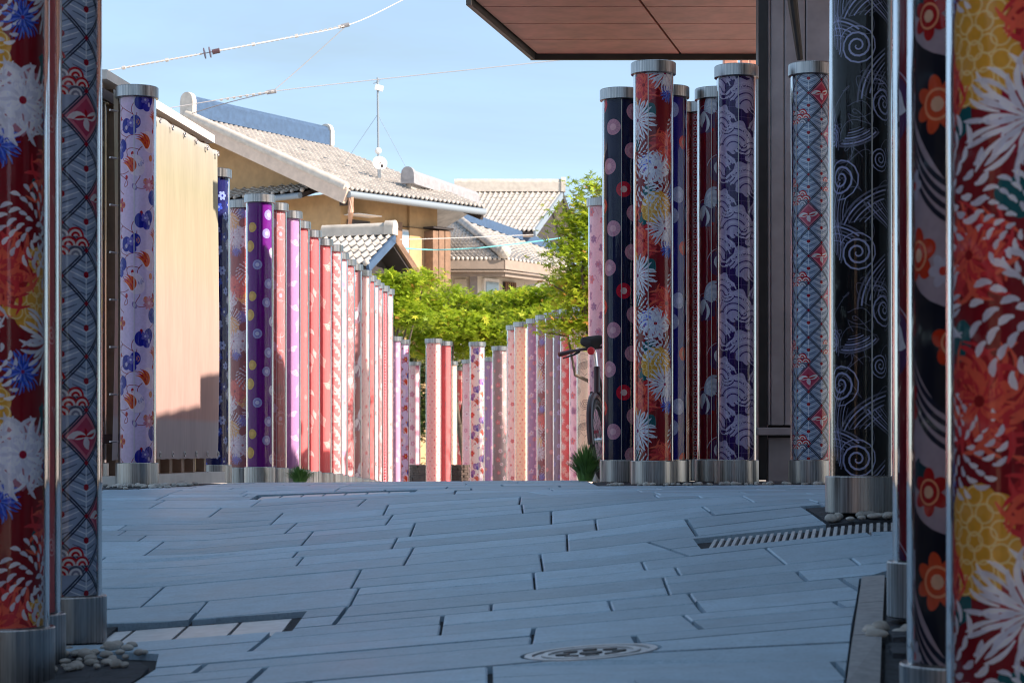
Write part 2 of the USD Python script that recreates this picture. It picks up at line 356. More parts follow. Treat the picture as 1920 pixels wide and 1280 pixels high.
pebbles('pebble_bed', [(.46, 1.7, 10.38, 10.6, 60, .009, .02, [(.69, 10.64), (.583, 11.43), (1.13, 10.75), (1.53, 10.96)])], 3)
pebbles('pebble_bed', [(-2.4, -1.70, 10.5, 11.1, 100, .009, .022, [(-1.98, 11.27)]), (-1.80, -1.68, 11.0, 11.6, 16, .012, .026, [])], 4)
pebbles('pebble_bed', [(.74, .98, 4.25, 4.5, 16, .012, .026, [(.9125, 4.55), (.84, 4.0)])], 5)

# ================================================================ the station: canopy, dark wall, building to the right
plain('soffit_wood', (.34, .12, .095), .5, vary=(6, .7, 1.25), bump=(40, .2, .004))
plain('soffit_fascia', (.035, .032, .032), .5, vary=(8, .7, 1.2))
plain('dark_panel', (.30, .285, .32), .55, vary=(5, .8, 1.2), bump=(120, .25, .002))
plain('dark_steel', (.022, .021, .023), .45, metal=.3, vary=(12, .7, 1.3))
plain('render_grey', (.34, .33, .31), .8, vary=(2, .8, 1.15), bump=(60, .3, .004))
plain('roof_sheet', (.10, .10, .11), .5, metal=.5)
CZ = 2.7 + E
can = thing('station_canopy', 'station canopy with brown boarded soffit reaching over the path', 'canopy')
far_d = 14.65
LX = lambda d: .147 + .226 * (d - 14.65)
SX = lambda d: 1.135 + .22 * (d - 14.53)
near = 12.84
dd = far_d - .03; k = 0
while dd > near:
    d1 = max(dd - .52, near); g = .007
    for (xa, xb) in ((lambda t: LX(t) + .035, lambda t: SX(t) - .008), (lambda t: SX(t) + .008, lambda t: 8.0)):
        c = [(xa(dd - g), dd - g), (xb(dd - g), dd - g), (xb(d1 + g), d1 + g), (xa(d1 + g), d1 + g)]
        obj('soffit_board', thick([(a, b, CZ) for a, b in c[::-1]], -.02) if False else thick([(a, b, CZ + .02) for a, b in c[::-1]], .02), 'soffit_wood', can)
    dd = d1
obj('roof_deck', thick([(a, b, CZ + .14) for a, b in ((LX(near), near), (8, near), (8, far_d), (LX(far_d), far_d))], .115), 'soffit_fascia', can)
obj('fascia', obar((LX(far_d) - .02, far_d + .012, CZ + .045), (8, far_d + .012, CZ + .045), .024, .16), 'soffit_fascia', can)
obj('fascia', obar((LX(near), near, CZ + .045), (LX(far_d) - .004, far_d, CZ + .045), .03, .16), 'soffit_fascia', can)
obj('roof_deck', thick([(a, b, CZ + .14) for a, b in ((1.76, 5.0), (8, 5.0), (8, 11.70), (1.76, 11.70))], .16), 'soffit_wood', can)  # out-of-frame deck, added to shade the right poles and the ground
obj('roof_deck', thick([(a, b, CZ + .14) for a, b in ((1.50, 11.71), (8, 11.71), (8, near - .01), (1.50, near - .01))], .16), 'soffit_wood', can)  # unseen deck added to keep the sun off the wall top
# dark wall with its column, panels, rail and brace
wl = thing('station_wall', 'dark panelled station wall with a steel column and a low rail', 'wall')
WD = 12.0; wx = lambda px: (px - 960) * WD / FP
gz = G(1.45, WD)
obj('column', bx(wx(1422), wx(1439), WD, WD + .12, gz, CZ), 'dark_steel', wl)
pz0 = (HY - 800) * WD / FP + E
xa = wx(1440)
for k, px1 in enumerate((1446, 1472, 1512, 1560, 1627)):
    xb = wx(px1); obj('panel', T(bevel_box(xb - xa - .006, .05, CZ - pz0 - .04, .004), (xa + xb) / 2, WD + .06, (CZ - .04 + pz0) / 2 + .01), 'dark_panel', wl); xa = xb
obj('rail', T(bevel_box(wx(1627) - wx(1415), .09, .042, .004), (wx(1415) + wx(1627)) / 2, WD - .03, pz0 - .025), 'dark_panel', wl)
obj('plinth', T(bevel_box(wx(1627) - wx(1441), .10, pz0 - .06 - gz + .1, .004), (wx(1441) + wx(1627)) / 2, WD + .075, (pz0 - .06 + gz - .1) / 2), 'dark_panel', wl)
br = obj('brace', tube([PD(1478, -60, 11.7), PD(1500, 112, 11.9)], [.035, .018], 10), 'dark_steel', wl)
obj('backing', bx(wx(1445), wx(1625), WD + .13, WD + .2, gz, CZ), 'dark_steel', wl)
# unseen station block at the right, added and shaped to shade the near path
st = thing('station_building', 'unseen station block added right of the path to shade it', 'building')
foot = [(3.0, -2.0), (5.2, -2.0), (5.2, 8.5), (3.0, 9.43)]
obj('wall', trimesh.creation.extrude_polygon(Polygon(foot), 7.0, engine='earcut').apply_translation((0, 0, -.2)), 'render_grey', st)
obj('roof', trimesh.creation.extrude_polygon(Polygon(foot).buffer(.12, join_style=2), .14, engine='earcut').apply_translation((0, 0, 6.8)), 'roof_sheet', st)
for k in range(2): obj('window', bx(2.97, 2.995, .5 + k * 3.4, 2.5 + k * 3.4, 1.2, 2.5), 'dark_steel', st)
plain('rear_panel', (.20, .185, .175), .7, vary=(4, .7, 1.2))
for k, (xa, xb) in enumerate(((-9, -5.2), (-5.2, -2.0), (-2.0, -.42), (-.26, 1.4), (1.4, 2.98))):   # unseen wall added behind the camera to darken reflections, its gap a bright line
    obj('rear_wall', bx(xa + .004, xb - .004, -5.2, -5.0, .0, 3.3), 'rear_panel', st)
# sunlit posts glimpsed under the canopy edge
plain('salmon_timber', (.52, .24, .17), .6, vary=(9, .8, 1.2))
for k, (px, w) in enumerate(((1369, 26), (1396, 15), (1411, 14))):
    d = 18.5 + .25 * k; x = (px - 960) * d / FP; ww = w * d / FP
    ps = thing('timber_post', ('wide', 'middle slender', 'right slender')[k] + ' salmon timber post lit by sun above the purple wave pole', 'post', (x, d, G(x, d)))
    obj('shaft', T(bevel_box(ww, .12, 4.4, .008), 0, 0, 2.2), 'salmon_timber', ps); obj('foot', T(bevel_box(ww + .03, .15, .12, .006), 0, 0, .06), 'dark_steel', ps)
# ================================================================ printed cloths of the poles
RF = .086                     # radius of the cloth cylinder
CC = 2 * math.pi * RF         # its circumference, 0.54 m
class Cloth:
    """flat print laid out in metres: u round the pole, v upwards; the tile repeats every `period` upwards"""
    def __init__(self, bg, period=.77):
        self.bg, self.period, self.parts = lin(*bg), period, []
    def add(self, pts, faces, col, layer):
        self.parts.append((np.asarray(pts, float)[np.asarray(faces)], lin(*col), layer))
    def disc(self, x, y, r, col, layer, n=22, sx=1.0, rot=0.0):
        a = np.arange(n) * 2 * np.pi / n
        p = np.stack([np.cos(a) * r * sx, np.sin(a) * r], 1)
        c, s = math.cos(rot), math.sin(rot); p = p @ np.array([[c, s], [-s, c]]) + (x, y)
        self.add(np.vstack([p, [(x, y)]]), np.stack([np.full(n, n), np.arange(n), (np.arange(n) + 1) % n], 1), col, layer)
    def blob(self, x, y, radii, col, layer, rot=0.0):
        n = len(radii); a = np.arange(n) * 2 * np.pi / n + rot
        p = np.stack([np.cos(a) * radii, np.sin(a) * radii], 1) + (x, y)
        self.add(np.vstack([p, [(x, y)]]), np.stack([np.full(n, n), np.arange(n), (np.arange(n) + 1) % n], 1), col, layer)
    def ribbon(self, pts, w, col, layer):
        p = np.asarray(pts, float); t = np.gradient(p, axis=0); t /= np.linalg.norm(t, axis=1, keepdims=True) + 1e-12
        nrm = np.stack([-t[:, 1], t[:, 0]], 1) * (np.broadcast_to(w, len(p)) / 2)[:, None]
        n = len(p); i = np.arange(n - 1)
        self.add(np.vstack([p + nrm, p - nrm]), np.vstack([np.stack([i, i + n, i + 1], 1), np.stack([i + 1, i + n, i + n + 1], 1)]), col, layer)
    def arc(self, x, y, r, a0, a1, w, col, layer, n=None, sy=1.0):
        n = n or max(5, int(abs(a1 - a0) * 5) + 2); a = np.linspace(a0, a1, n)
        self.ribbon(np.stack([x + np.cos(a) * r, y + np.sin(a) * r * sy], 1), w, col, layer)
    def ring(self, x, y, r, w, col, layer):
        self.arc(x, y, r, 0, 2 * math.pi, w, col, layer, 20)
    def petal(self, x, y, ang, r0, r1, w, col, layer, curl=0.0, n=7, round_tip=True):
        t = np.linspace(0, 1, n); rad = r0 + (r1 - r0) * t; a = ang + curl * t * t
        prof = np.sqrt(np.clip(1 - np.clip((t - .62) / .39, 0, 1) ** 2, 0, 1)) * (.35 + .65 * np.clip(t / .62, 0, 1)) if round_tip else np.sin(np.pi * (.06 + .92 * t))
        self.ribbon(np.stack([x + np.cos(a) * rad, y + np.sin(a) * rad], 1), w * prof, col, layer)
    def flower5(self, x, y, r, col, layer, n=5, heart=None, rot=0.0):
        k = n * 8; a = np.arange(k) * 2 * np.pi / k
        self.blob(x, y, r * (.62 + .38 * np.abs(np.cos(a * n / 2))), col, layer, rot)
        if heart: self.disc(x, y, r * .26, heart, layer + 1, 10)
    def spiral(self, x, y, r, turns, w, col, layer, a0=0.0, sgn=1):
        t = np.linspace(.06, 1, int(turns * 13)); a = a0 + sgn * turns * 2 * np.pi * t
        self.ribbon(np.stack([x + np.cos(a) * r * t, y + np.sin(a) * r * t], 1), w * (.45 + .55 * np.sin(np.pi * t)), col, layer)
    def fan(self, x, y, r, cols, layer, a0=0, a1=math.pi):
        """overlapping half rings, the biggest below"""
        for k, c in enumerate(cols):
            rr = r * (1 - k / len(cols)); n = 12; a = np.linspace(a0, a1, n)
            p = np.vstack([np.stack([x + np.cos(a) * rr, y + np.sin(a) * rr], 1), [(x, y)]])
            self.add(p, [[n, i, i + 1] for i in range(n - 1)], c, layer + k * .5)
    # ---- to a mesh on the pole
    def build(self, v0, v1, phase):
        pts, cols, lays = [], [], []
        P_ = self.period
        for tri, c, l in self.parts:
            pts.append(tri); cols.append(np.broadcast_to(c, (len(tri), 3))); lays.append(np.full(len(tri), l))
        tri, col, lay = np.concatenate(pts), np.concatenate(cols), np.concatenate(lays)
        for _ in range(5):                                    # keep the pieces narrow, so that they follow the curve
            wide = np.ptp(tri[:, :, 0], axis=1) > .015
            if not wide.any(): break
            t = tri[wide]; ab, bc, ca = (t[:, 0] + t[:, 1]) / 2, (t[:, 1] + t[:, 2]) / 2, (t[:, 2] + t[:, 0]) / 2
            new = np.concatenate([np.stack([t[:, 0], ab, ca], 1), np.stack([ab, t[:, 1], bc], 1), np.stack([ca, bc, t[:, 2]], 1), np.stack([ab, bc, ca], 1)])
            tri = np.concatenate([tri[~wide], new]); col = np.concatenate([col[~wide], np.tile(col[wide], (4, 1))]); lay = np.concatenate([lay[~wide], np.tile(lay[wide], 4)])
        T_, C_, L_ = [], [], []
        for k in range(-2, int((v1 - v0) / P_) + 3):
            q = tri + (0, v0 + (k + phase) * P_)
            keep = (q[:, :, 1].max(1) > v0) & (q[:, :, 1].min(1) < v1)
            T_.append(q[keep]); C_.append(col[keep]); L_.append(lay[keep])
        tri, col, lay = np.concatenate(T_), np.concatenate(C_), np.concatenate(L_)
        tri[:, :, 1] = np.clip(tri[:, :, 1], v0, v1)
        area = np.cross(tri[:, 1] - tri[:, 0], tri[:, 2] - tri[:, 0])
        ok = np.abs(area) > 1e-12; tri, col, lay, area = tri[ok], col[ok], lay[ok], area[ok]
        tri[area < 0] = tri[area < 0][:, ::-1]
        uv = tri.reshape(-1, 2); r = np.repeat(RF + .0004 * (1 + lay), 3); th = uv[:, 0] / RF
        nrm = np.stack([np.cos(th), np.sin(th), np.zeros(len(th))], 1)
        v = np.stack([nrm[:, 0] * r, nrm[:, 1] * r, uv[:, 1]], 1); c = np.repeat(col, 3, 0)
        n = 80; a = np.arange(n + 1) * 2 * np.pi / n          # the ground of the cloth
        bn = np.stack([np.cos(a), np.sin(a), 0 * a], 1)
        bv = np.vstack([bn * RF + (0, 0, v0), bn * RF + (0, 0, v1)]); i = np.arange(n); b0 = len(v)
        bf = np.vstack([np.stack([i, i + 1, i + n + 2], 1), np.stack([i, i + n + 2, i + n + 1], 1)]) + b0
        v = np.vstack([v, bv]); nrm = np.vstack([nrm, bn, bn]); c = np.vstack([c, np.tile(self.bg, (2 * n + 2, 1))])
        f = np.vstack([np.arange(b0).reshape(-1, 3), bf])
        return v, f, nrm, c

def mum(cl, r, x, y, R, col, dark, layer, style='curl', hi=None):
    """a chrysanthemum: rings of narrow petals round a heart"""
    hi = hi or tuple(min(255, c + 22) for c in col)
    if style == 'curl':
        cl.blob(x, y, R * (.74 + .06 * np.cos(np.arange(40) * 2.1)), tuple(int(.5 * a + .5 * b) for a, b in zip(col, dark)), layer)
        for ring, (a, b, n, w) in enumerate(((.30, 1.0, 30, .095), (.16, .74, 24, .105), (.05, .48, 16, .11))):
            for k in range(n):
                sg = 1 if (k + ring) % 3 else -1
                cl.petal(x, y, (k + .5 * ring + r.uniform(-.25, .25)) * 2 * math.pi / n, R * a, R * b * r.uniform(.82, 1.05), R * w * r.uniform(.8, 1.25), col if k % 2 else hi, layer + 1 + ring, sg * r.uniform(.15, .95), 8)
        cl.disc(x, y, R * .09, dark, layer + 4, 10)
    elif style == 'spike':
        cl.blob(x, y, R * (.50 + .05 * np.cos(np.arange(40) * 2.1)), dark, layer)
        for ring, (a, b, n, w) in enumerate(((.42, 1.0, 30, .08), (.22, .72, 24, .085), (.06, .46, 16, .085))):
            for k in range(n):
                cl.petal(x, y, (k + .5 * ring + r.uniform(-.15, .15)) * 2 * math.pi / n, R * a, R * b * r.uniform(.88, 1.04), R * w, col if (k + ring) % 2 else hi, layer + 1 + ring, r.uniform(-.25, .25), 6)
        cl.disc(x, y, R * .08, (150, 60, 110), layer + 4, 10)
    elif style == 'comb':
        n = 66; a = np.arange(n) * 2 * np.pi / n
        cl.blob(x, y, R * (.93 + .08 * np.abs(np.sin(a * 5.5))), col, layer)
        for rr, m in ((.78, 11), (.52, 8), (.27, 5), (0, 1)):
            for k in range(m):
                t = (k + rr) * 2 * math.pi / m
                cl.ring(x + math.cos(t) * R * rr, y + math.sin(t) * R * rr, R * .165, R * .035, hi, layer + 1)
    elif style == 'drops':
        for ring, n in ((.28, 7), (.48, 11), (.68, 15), (.9, 19)):
            for k in range(n):
                t = (k + ring * 3) * 2 * math.pi / n
                cl.petal(x, y, t, R * (ring - .10), R * (ring + .10), R * .11, col if k % 2 else hi, layer + 1, r.uniform(.1, .3), 6)

def leaf(cl, x, y, R, ang, col, layer, vein=None):
    cl.petal(x, y, ang, 0, R, R * .75, col, layer, .2, 8, False)
    cl.petal(x, y, ang + .7, 0, R * .7, R * .5, col, layer, .2, 8, False)
    cl.petal(x, y, ang - .7, 0, R * .7, R * .5, col, layer, -.2, 8, False)

def cloth_chrysanthemum(seed=3):
    r = random.Random(seed); cl = Cloth((138, 14, 32), .77)
    SA, WH, TA, BL, TE = (218, 78, 84), (222, 222, 235), (232, 178, 84), (70, 98, 215), (14, 96, 104)
    for x, y, a in ((.05, .10, .3), (.22, .05, 2.), (.36, .33, 1.), (.12, .40, 4.), (.48, .55, 2.5), (.30, .70, .8), (.20, .52, 5.2), (.44, .12, 3.3), (.02, .64, 1.2), (.38, .47, 0.4)):
        leaf(cl, x, y, .07, a, TE, 0)
    for x, y, R, c, st in ((.06, .66, .095, TA, 'comb'), (.25, .18, .092, TA, 'comb'), (.45, .40, .088, TA, 'comb')):
        mum(cl, r, x, y, R, c, (170, 110, 40), 1, st, (246, 222, 160))
    for x, y, R in ((.15, .27, .052), (.40, .62, .056), (.51, .20, .05), (.02, .48, .052)):
        mum(cl, r, x, y, R, BL, (35, 45, 130), 2, 'spike', (122, 150, 240))
    for x, y, R in ((.13, .12, .105), (.38, .24, .10), (.26, .40, .105), (.50, .70, .11), (.24, .63, .09)):
        mum(cl, r, x, y, R, SA, (150, 30, 38), 2.5, 'curl', (240, 118, 98))
    for x, y, R, st in ((.34, .07, .115, 'spike'), (.49, .30, .10, 'spike'), (.12, .55, .11, 'spike'), (.36, .53, .12, 'drops'), (.16, .75, .115, 'drops'), (.02, .30, .10, 'curl'), (.44, .60, .09, 'curl'), (.22, .33, .085, 'drops'), (.06, .03, .095, 'drops'), (.33, .68, .08, 'drops'), (.47, .47, .085, 'drops')):
        mum(cl, r, x, y, R, WH, (165, 45, 66), 4, st, (242, 242, 250))
    return cl

def cloth_lattice():
    r = random.Random(5); cl = Cloth((176, 190, 212), .81)
    w, h = CC / 4, .135
    DK, LT, RD, PK = (50, 56, 82), (238, 242, 248), (170, 30, 50), (222, 132, 150)
    for i in range(4):
        for j in range(12):
            cx, cy = (i + .5 * (j % 2)) * w, j * h / 2
            top, bot, lf, rg = (cx, cy + h / 2), (cx, cy - h / 2), (cx - w / 2, cy), (cx + w / 2, cy)
            kind = (0 if (i + j // 2) % 4 == 0 and j % 3 == 0 else 1) if j not in (4, 5, 10) else (4 if (i + j) % 2 else 1)
            if kind == 0:      # rosy diamond with a crane
                cl.add([top, lf, bot, rg], [[0, 1, 2], [0, 2, 3]], PK, 0)
                cl.add([(cx, cy + h * .36), (cx - w * .36, cy), (cx, cy - h * .36), (cx + w * .36, cy)], [[0, 1, 2], [0, 2, 3]], (198, 84, 112), 1)
                for a, L, ww, c in ((0.15, .40, .17, (244, 240, 242)), (math.pi - .15, .40, .17, (244, 240, 242)), (math.pi / 2, .16, .07, (196, 40, 56)), (-math.pi / 2, .26, .16, (236, 230, 236)), (.05, .27, .06, (190, 30, 50)), (math.pi - .05, .27, .06, (190, 30, 50))):
                    cl.petal(cx, cy, a, 0, w * L, w * ww, c, 2.2 if c[1] < 60 else 1.6, .25, 7, False)
            elif kind == 4:    # overlapping red and white fans
                for row in range(3):
                    for k in range(-1, 2):
                        cl.fan(cx + (k + .5 * (row % 2)) * .036, cy + .034 - row * .024, .024, [(206, 54, 62), (246, 238, 236), (206, 54, 62), (246, 226, 226)] if (k + row) % 3 else [(90, 96, 118), (236, 234, 238), (150, 150, 168), (240, 240, 244)], 2.4 + row * 1.1)
            else:              # needle leaf: a rib and slanting strokes
                cl.ribbon([(cx, cy - h * .42), (cx, cy + h * .42)], .0035, LT, 1)
                for k in range(7):
                    yy = cy - h * .34 + k * h * .10
                    L = w * .5 * (1 - abs(yy - cy) / (h * .5)) * .82
                    for sg in (-1, 1):
                        cl.ribbon([(cx, yy), (cx + sg * L * .5, yy + .5 * L * .4), (cx + sg * L, yy + L * .4)], [.003, .0034, .0018], LT if k % 2 else (92, 104, 134), 1)
                cl.disc(cx, cy + h * .04, .0085, RD, 2, 12)
    for i in range(4):
        for j in range(12):
            cx, cy = (i + .5 * (j % 2)) * w, j * h / 2
            for sg in (-1, 1):
                for off in (-.0045, .0045):
                    cl.ribbon([(cx + off, cy - h / 2), (cx + sg * w / 4 + off, cy - h / 4), (cx + sg * w / 2 + off, cy)], .0042, DK, 2)
            cl.disc(cx, cy - h / 2, .006, RD, 3, 10)
    return cl

def cloth_swirl(bg=(7, 8, 16), ink=(186, 188, 222), seed=8, dim=.62):
    r = random.Random(seed); cl = Cloth(bg, .66)
    ink2 = tuple(int(c * dim) for c in ink)
    for x, y, R, s in ((.06, .10, .062, 1), (.30, .16, .07, -1), (.46, .40, .066, 1), (.17, .42, .06, -1), (.07, .56, .05, 1), (.36, .58, .068, 1), (.44, .22, .045, 1), (.26, .30, .04, -1), (.05, .36, .045, -1)):
        cl.spiral(x, y, R, 3.2, R * .10, ink, 1, r.random() * 6, s)
    for x, y, R, a in ((.20, .02, .20, 1.9), (.40, .27, .22, 1.0), (.10, .28, .19, .4), (.50, .58, .22, 2.2), (.26, .50, .18, 1.4), (.02, .40, .2, 2.6), (.44, .04, .19, 3.0), (.16, .60, .15, .2), (.33, .40, .14, 5.0), (.52, .16, .16, 4.2)):
        for k in range(7):
            cl.arc(x, y, R * (1 - .062 * k), a - .55 + .05 * k, a + .55 - .06 * k, .0058 - .0006 * k, ink if k % 2 else ink2, 0, 12)
    for k in range(16):
        x, y = r.uniform(0, CC), r.uniform(0, .66); n = 26; t = np.linspace(0, 1, n)
        cl.ribbon(np.stack([x + .05 * np.sin(t * 9 + k) + .04 * t, y + .16 * t + .02 * np.sin(t * 17)], 1), .0022, ink2, .5)
    for x, y in ((.24, .31), (.04, .02), (.42, .49)):
        for row in range(4):
            for k in range(5):
                cl.arc(x + (k + .5 * (row % 2)) * .018 - .04, y - row * .012, .011, .2, 2.9, .002, ink2, .7, 6)
    return cl

def cloth_poppy(bg=(214, 196, 224), period=.62, seed=2, blue=(38, 40, 150), red=(176, 16, 46), soft=(206, 136, 160)):
    r = random.Random(seed); cl = Cloth(bg, period); P_ = period
    for k in range(18):
        x, y = r.uniform(0, CC), r.uniform(0, P_); t = np.linspace(0, 1, 26)
        cl.ribbon(np.stack([x + .11 * t + .03 * np.sin(t * 8 + k), y + .05 * np.sin(t * 5 + 2 * k) + .05 * t], 1), .0036, (140, 22, 62), 0)
    for k in range(15):
        x, y = CC * ((k * .381) % 1), P_ * (k / 15 + .03); R = .040
        if k % 3 == 0:
            cl.flower5(x, y, R * 1.05, red, 1, 6, (238, 170, 60)); cl.flower5(x - .052, y - .018, R * .95, soft, .9, 9, (226, 190, 205))
        if k % 3 == 1:
            cl.disc(x, y, R, blue, 1, 20, .78); cl.disc(x + .05, y + .02, R * .9, blue, 1, 20, .8); cl.flower5(x + .026, y + .014, R * .62, (120, 110, 190), 2, 5, (210, 205, 230)); cl.disc(x + .035, y - .026, R * .55, (60, 58, 165), 1.5)
        if k % 3 == 2:
            cl.disc(x, y, R * 1.5, (232, 214, 226), 1, 24, .8, .5)
            for m in range(7):
                cl.petal(x - .02, y - .045, 1.0 + .14 * m, .01, .10 - .006 * abs(m - 3), .013, (196, 36, 48) if m % 2 else (222, 112, 64), 2, .5, 8, False)
    for k in range(10):
        x, y = CC * ((k * .617 + .2) % 1), P_ * (k / 10 + .08)
        cl.disc(x, y, .02, (150, 128, 178), .8, 18, .6, r.random() * 3); cl.disc(x, y, .012, (196, 186, 214), 1.8, 14, .6)
        cl.disc(x + .06, y + .03, .017, (216, 140, 108), .8, 18, .8); cl.disc(x - .045, y + .05, .012, red, .8, 14, .7)
    return cl

def cloth_dots(bg, sets, period=.55, seed=1, n=11, R=.026):
    """rows of round blossoms: sets of (outer, ring, heart) colours"""
    r = random.Random(seed); cl = Cloth(bg, period)
    for k in range(n):
        x, y = CC * ((k * .6180 + .05) % 1) + r.uniform(-.012, .012), period * k / n
        o, g, h = sets[k % len(sets)]; q = R * r.uniform(.92, 1.12)
        cl.disc(x, y, q, o, 1, 26)
        if g: cl.disc(x, y, q * .66, g, 2, 20)
        cl.disc(x, y, q * .42, h, 3, 16)
        for m in range(14):
            cl.petal(x, y, m * 2 * math.pi / 14, q * .45, q * .96, q * .05, tuple(int(c * .82) for c in o), 2.5, 0, 3)
    return cl

def cloth_chain(bg=(168, 22, 40), bead=(226, 206, 214)):
    cl = Cloth(bg, .12)
    for i in range(12):
        for j in range(4):
            x, y = CC * i / 12, .03 * j + .015 * (i % 2)
            cl.disc(x, y, .011, bead, 1, 14); cl.disc(x, y, .0065, (120, 16, 46), 2, 12)
        cl.ribbon([(CC * (i + .5) / 12, 0), (CC * (i + .5) / 12, .06), (CC * (i + .5) / 12, .12)], .003, bead, 1)
    return cl

def cloth_crane(bg=(128, 10, 34)):
    r = random.Random(4); cl = Cloth(bg, .50)
    for x, y, s in ((.10, .10, 1), (.36, .20, -1), (.20, .36, 1), (.46, .44, -1), (.04, .30, -1)):
        cl.blob(x, y - .05, .075 * (.8 + .2 * np.abs(np.sin(np.arange(36) * .35))), (84, 40, 92), 0)
        for k in range(7):
            cl.petal(x, y, math.pi / 2 + s * (.2 + .2 * k), .005, .12 - .011 * k, .026, (214, 216, 226) if k % 2 else (186, 190, 206), 1 + .2 * k, s * .5, 8)
        cl.petal(x, y, -math.pi / 2 + s * .5, 0, .085, .05, (226, 226, 234), 3, .3, 9, False)
        cl.petal(x, y, -math.pi / 2 - s * .6, 0, .11, .018, (226, 226, 234), 3, -.5, 8)
        cl.disc(x - s * .05, y - .10, .009, (190, 30, 40), 4, 10)
        cl.arc(x, y - .05, .082, .2, 2.9, .004, (200, 176, 196), .5)
    return cl

def cloth_wave(bg=(48, 22, 92), foam=(206, 196, 220), pale=(190, 176, 208)):
    r = random.Random(9); cl = Cloth(bg, .42)
    for k in range(9):
        cl.ribbon([(CC * k / 9, 0), (CC * k / 9, .21), (CC * k / 9, .42)], .0016, (128, 104, 160), 0)
    for k in range(8):
        cl.ribbon(np.stack([np.linspace(0, CC, 40), np.full(40, .42 * k / 8)], 1), .0016, (128, 104, 160), 0)
    for x, y, R in ((.08, .06, .10), (.27, .12, .11), (.45, .04, .10), (.17, .22, .10), (.38, .25, .095), (.02, .31, .085), (.30, .35, .08), (.49, .19, .085)):
        a = np.arange(40) * 2 * np.pi / 40
        cl.blob(x, y, R * 1.15 * (.95 + .1 * np.sin(a * 7)) * np.where(np.sin(a) > 0, .95, .6), pale, 1)
        for k in range(6):
            cl.arc(x, y - R * .45, R * (1.25 - .17 * k), .35, 2.75, .0062, foam if k % 2 == 0 else (66, 40, 112), 2, 12)
        for k in range(7):
            t = .2 + k * .4
            cl.spiral(x + math.cos(t) * R * .78, y + math.sin(t) * R * .62 + .012, R * .19, 1.5, .0055, foam, 3, r.random() * 6)
        for k in range(5):
            cl.arc(x + R * .55, y - R * .2, R * (.6 - .1 * k), -2.6, -.4, .0055, foam if k % 2 else (60, 36, 104), 2.5, 9)
    return cl

def cloth_bands(seed=6):
    """black and flame with a pale grey band: the nearest but one on the right"""
    r = random.Random(seed); cl = Cloth((12, 16, 34), .80)
    for y0, tilt in ((.16, .10), (.56, .12)):
        t = np.linspace(0, CC, 40); mid = y0 + tilt * np.sin(2 * np.pi * t / CC)
        cl.ribbon(np.stack([t, mid], 1), .17, (176, 160, 170), 0)
        for k in range(4):
            cl.ribbon(np.stack([t, mid + .055 + .02 * k], 1), .009, (22, 26, 48), 1)
    for k in range(16):
        x, y, R = CC * ((k * .618) % 1), .80 * k / 16, r.uniform(.032, .052)
        c = ((206, 60, 36), (176, 24, 30), (216, 96, 70))[k % 3]
        cl.flower5(x, y, R, c, 2 + .1 * (k % 3), 5 + k % 3, (226, 190, 160), r.random() * 6)
        cl.ring(x, y, R * .5, R * .09, (236, 170, 130), 3.4)
        if k % 3 == 0: cl.flower5(x + .06, y - .03, .03, (190, 186, 200), 2.5, 6, (205, 70, 60))
        if k % 4 == 1: leaf(cl, x - .05, y + .03, .05, r.random() * 6, (22, 60, 70), 1.5)
    return cl

def cloth_floral(bg, cols, seed=1, period=.5, n=26, R=.024, vine=None, leafc=None, stroke=None):
    r = random.Random(seed); cl = Cloth(bg, period)
    for k in range(n):
        x, y = CC * ((k * .6180 + r.uniform(-.05, .05)) % 1), period * k / n + r.uniform(-.01, .01)
        c = cols[k % len(cols)]; q = R * r.uniform(.7, 1.3)
        if k % 4 == 3: mum(cl, r, x, y, q * 1.35, c, tuple(int(v * .7) for v in c), 1, 'spike') if q > .024 else cl.disc(x, y, q * .7, c, 1, 12)
        else: cl.flower5(x, y, q, c, 1 + .2 * (k % 3), 5 + k % 2, cols[(k + 1) % len(cols)], r.random() * 6)
        if vine and k % 2:
            t = np.linspace(0, 1, 14); cl.ribbon(np.stack([x + .07 * t, y + .03 * np.sin(t * 6 + k)], 1), .003, vine, .4)
        if leafc and k % 3 == 0: leaf(cl, x + .03, y - .02, q * 1.2, r.random() * 6, leafc, .6)
        if stroke:
            for m in range(3): cl.arc(x, y, q * (1.5 + .4 * m), r.random() * 6, r.random() * 6 + 1.2, .0028, stroke, .5)
    return cl

def cloth_arcs(bg, ink, seed=1, period=.5, n=16, fanc=None):
    """sweeping bundles of brush arcs"""
    r = random.Random(seed); cl = Cloth(bg, period)
    for k in range(n):
        x, y, a, R = CC * ((k * .618) % 1), period * k / n, r.uniform(0, 6.3), r.uniform(.05, .10)
        for m in range(5):
            cl.arc(x, y, R * (1 - .14 * m), a + .12 * m, a + 1.7 - .1 * m, .0052, ink, 1, 9)
        if k % 3 == 0: cl.spiral(x + .03, y, .026, 2.2, .0045, ink, 2, a)
        if fanc and k % 4 == 1:
            cl.disc(x, y, .036, fanc, 1.6, 24); 
            for m in range(10): cl.petal(x, y, m * .628, .006, .034, .007, ink, 2.6, 0, 5)
    return cl

def cloth_scales(bg, a, b, seed=1):
    cl = Cloth(bg, .24)
    for row in range(8):
        for k in range(9):
            if (row * 5 + k * 3) % 7 < 4:
                cl.fan(CC * (k + .5 * (row % 2)) / 9, .03 * (8 - row), .031, [a, b, a, b, a], 1 + .4 * row)
    return cl

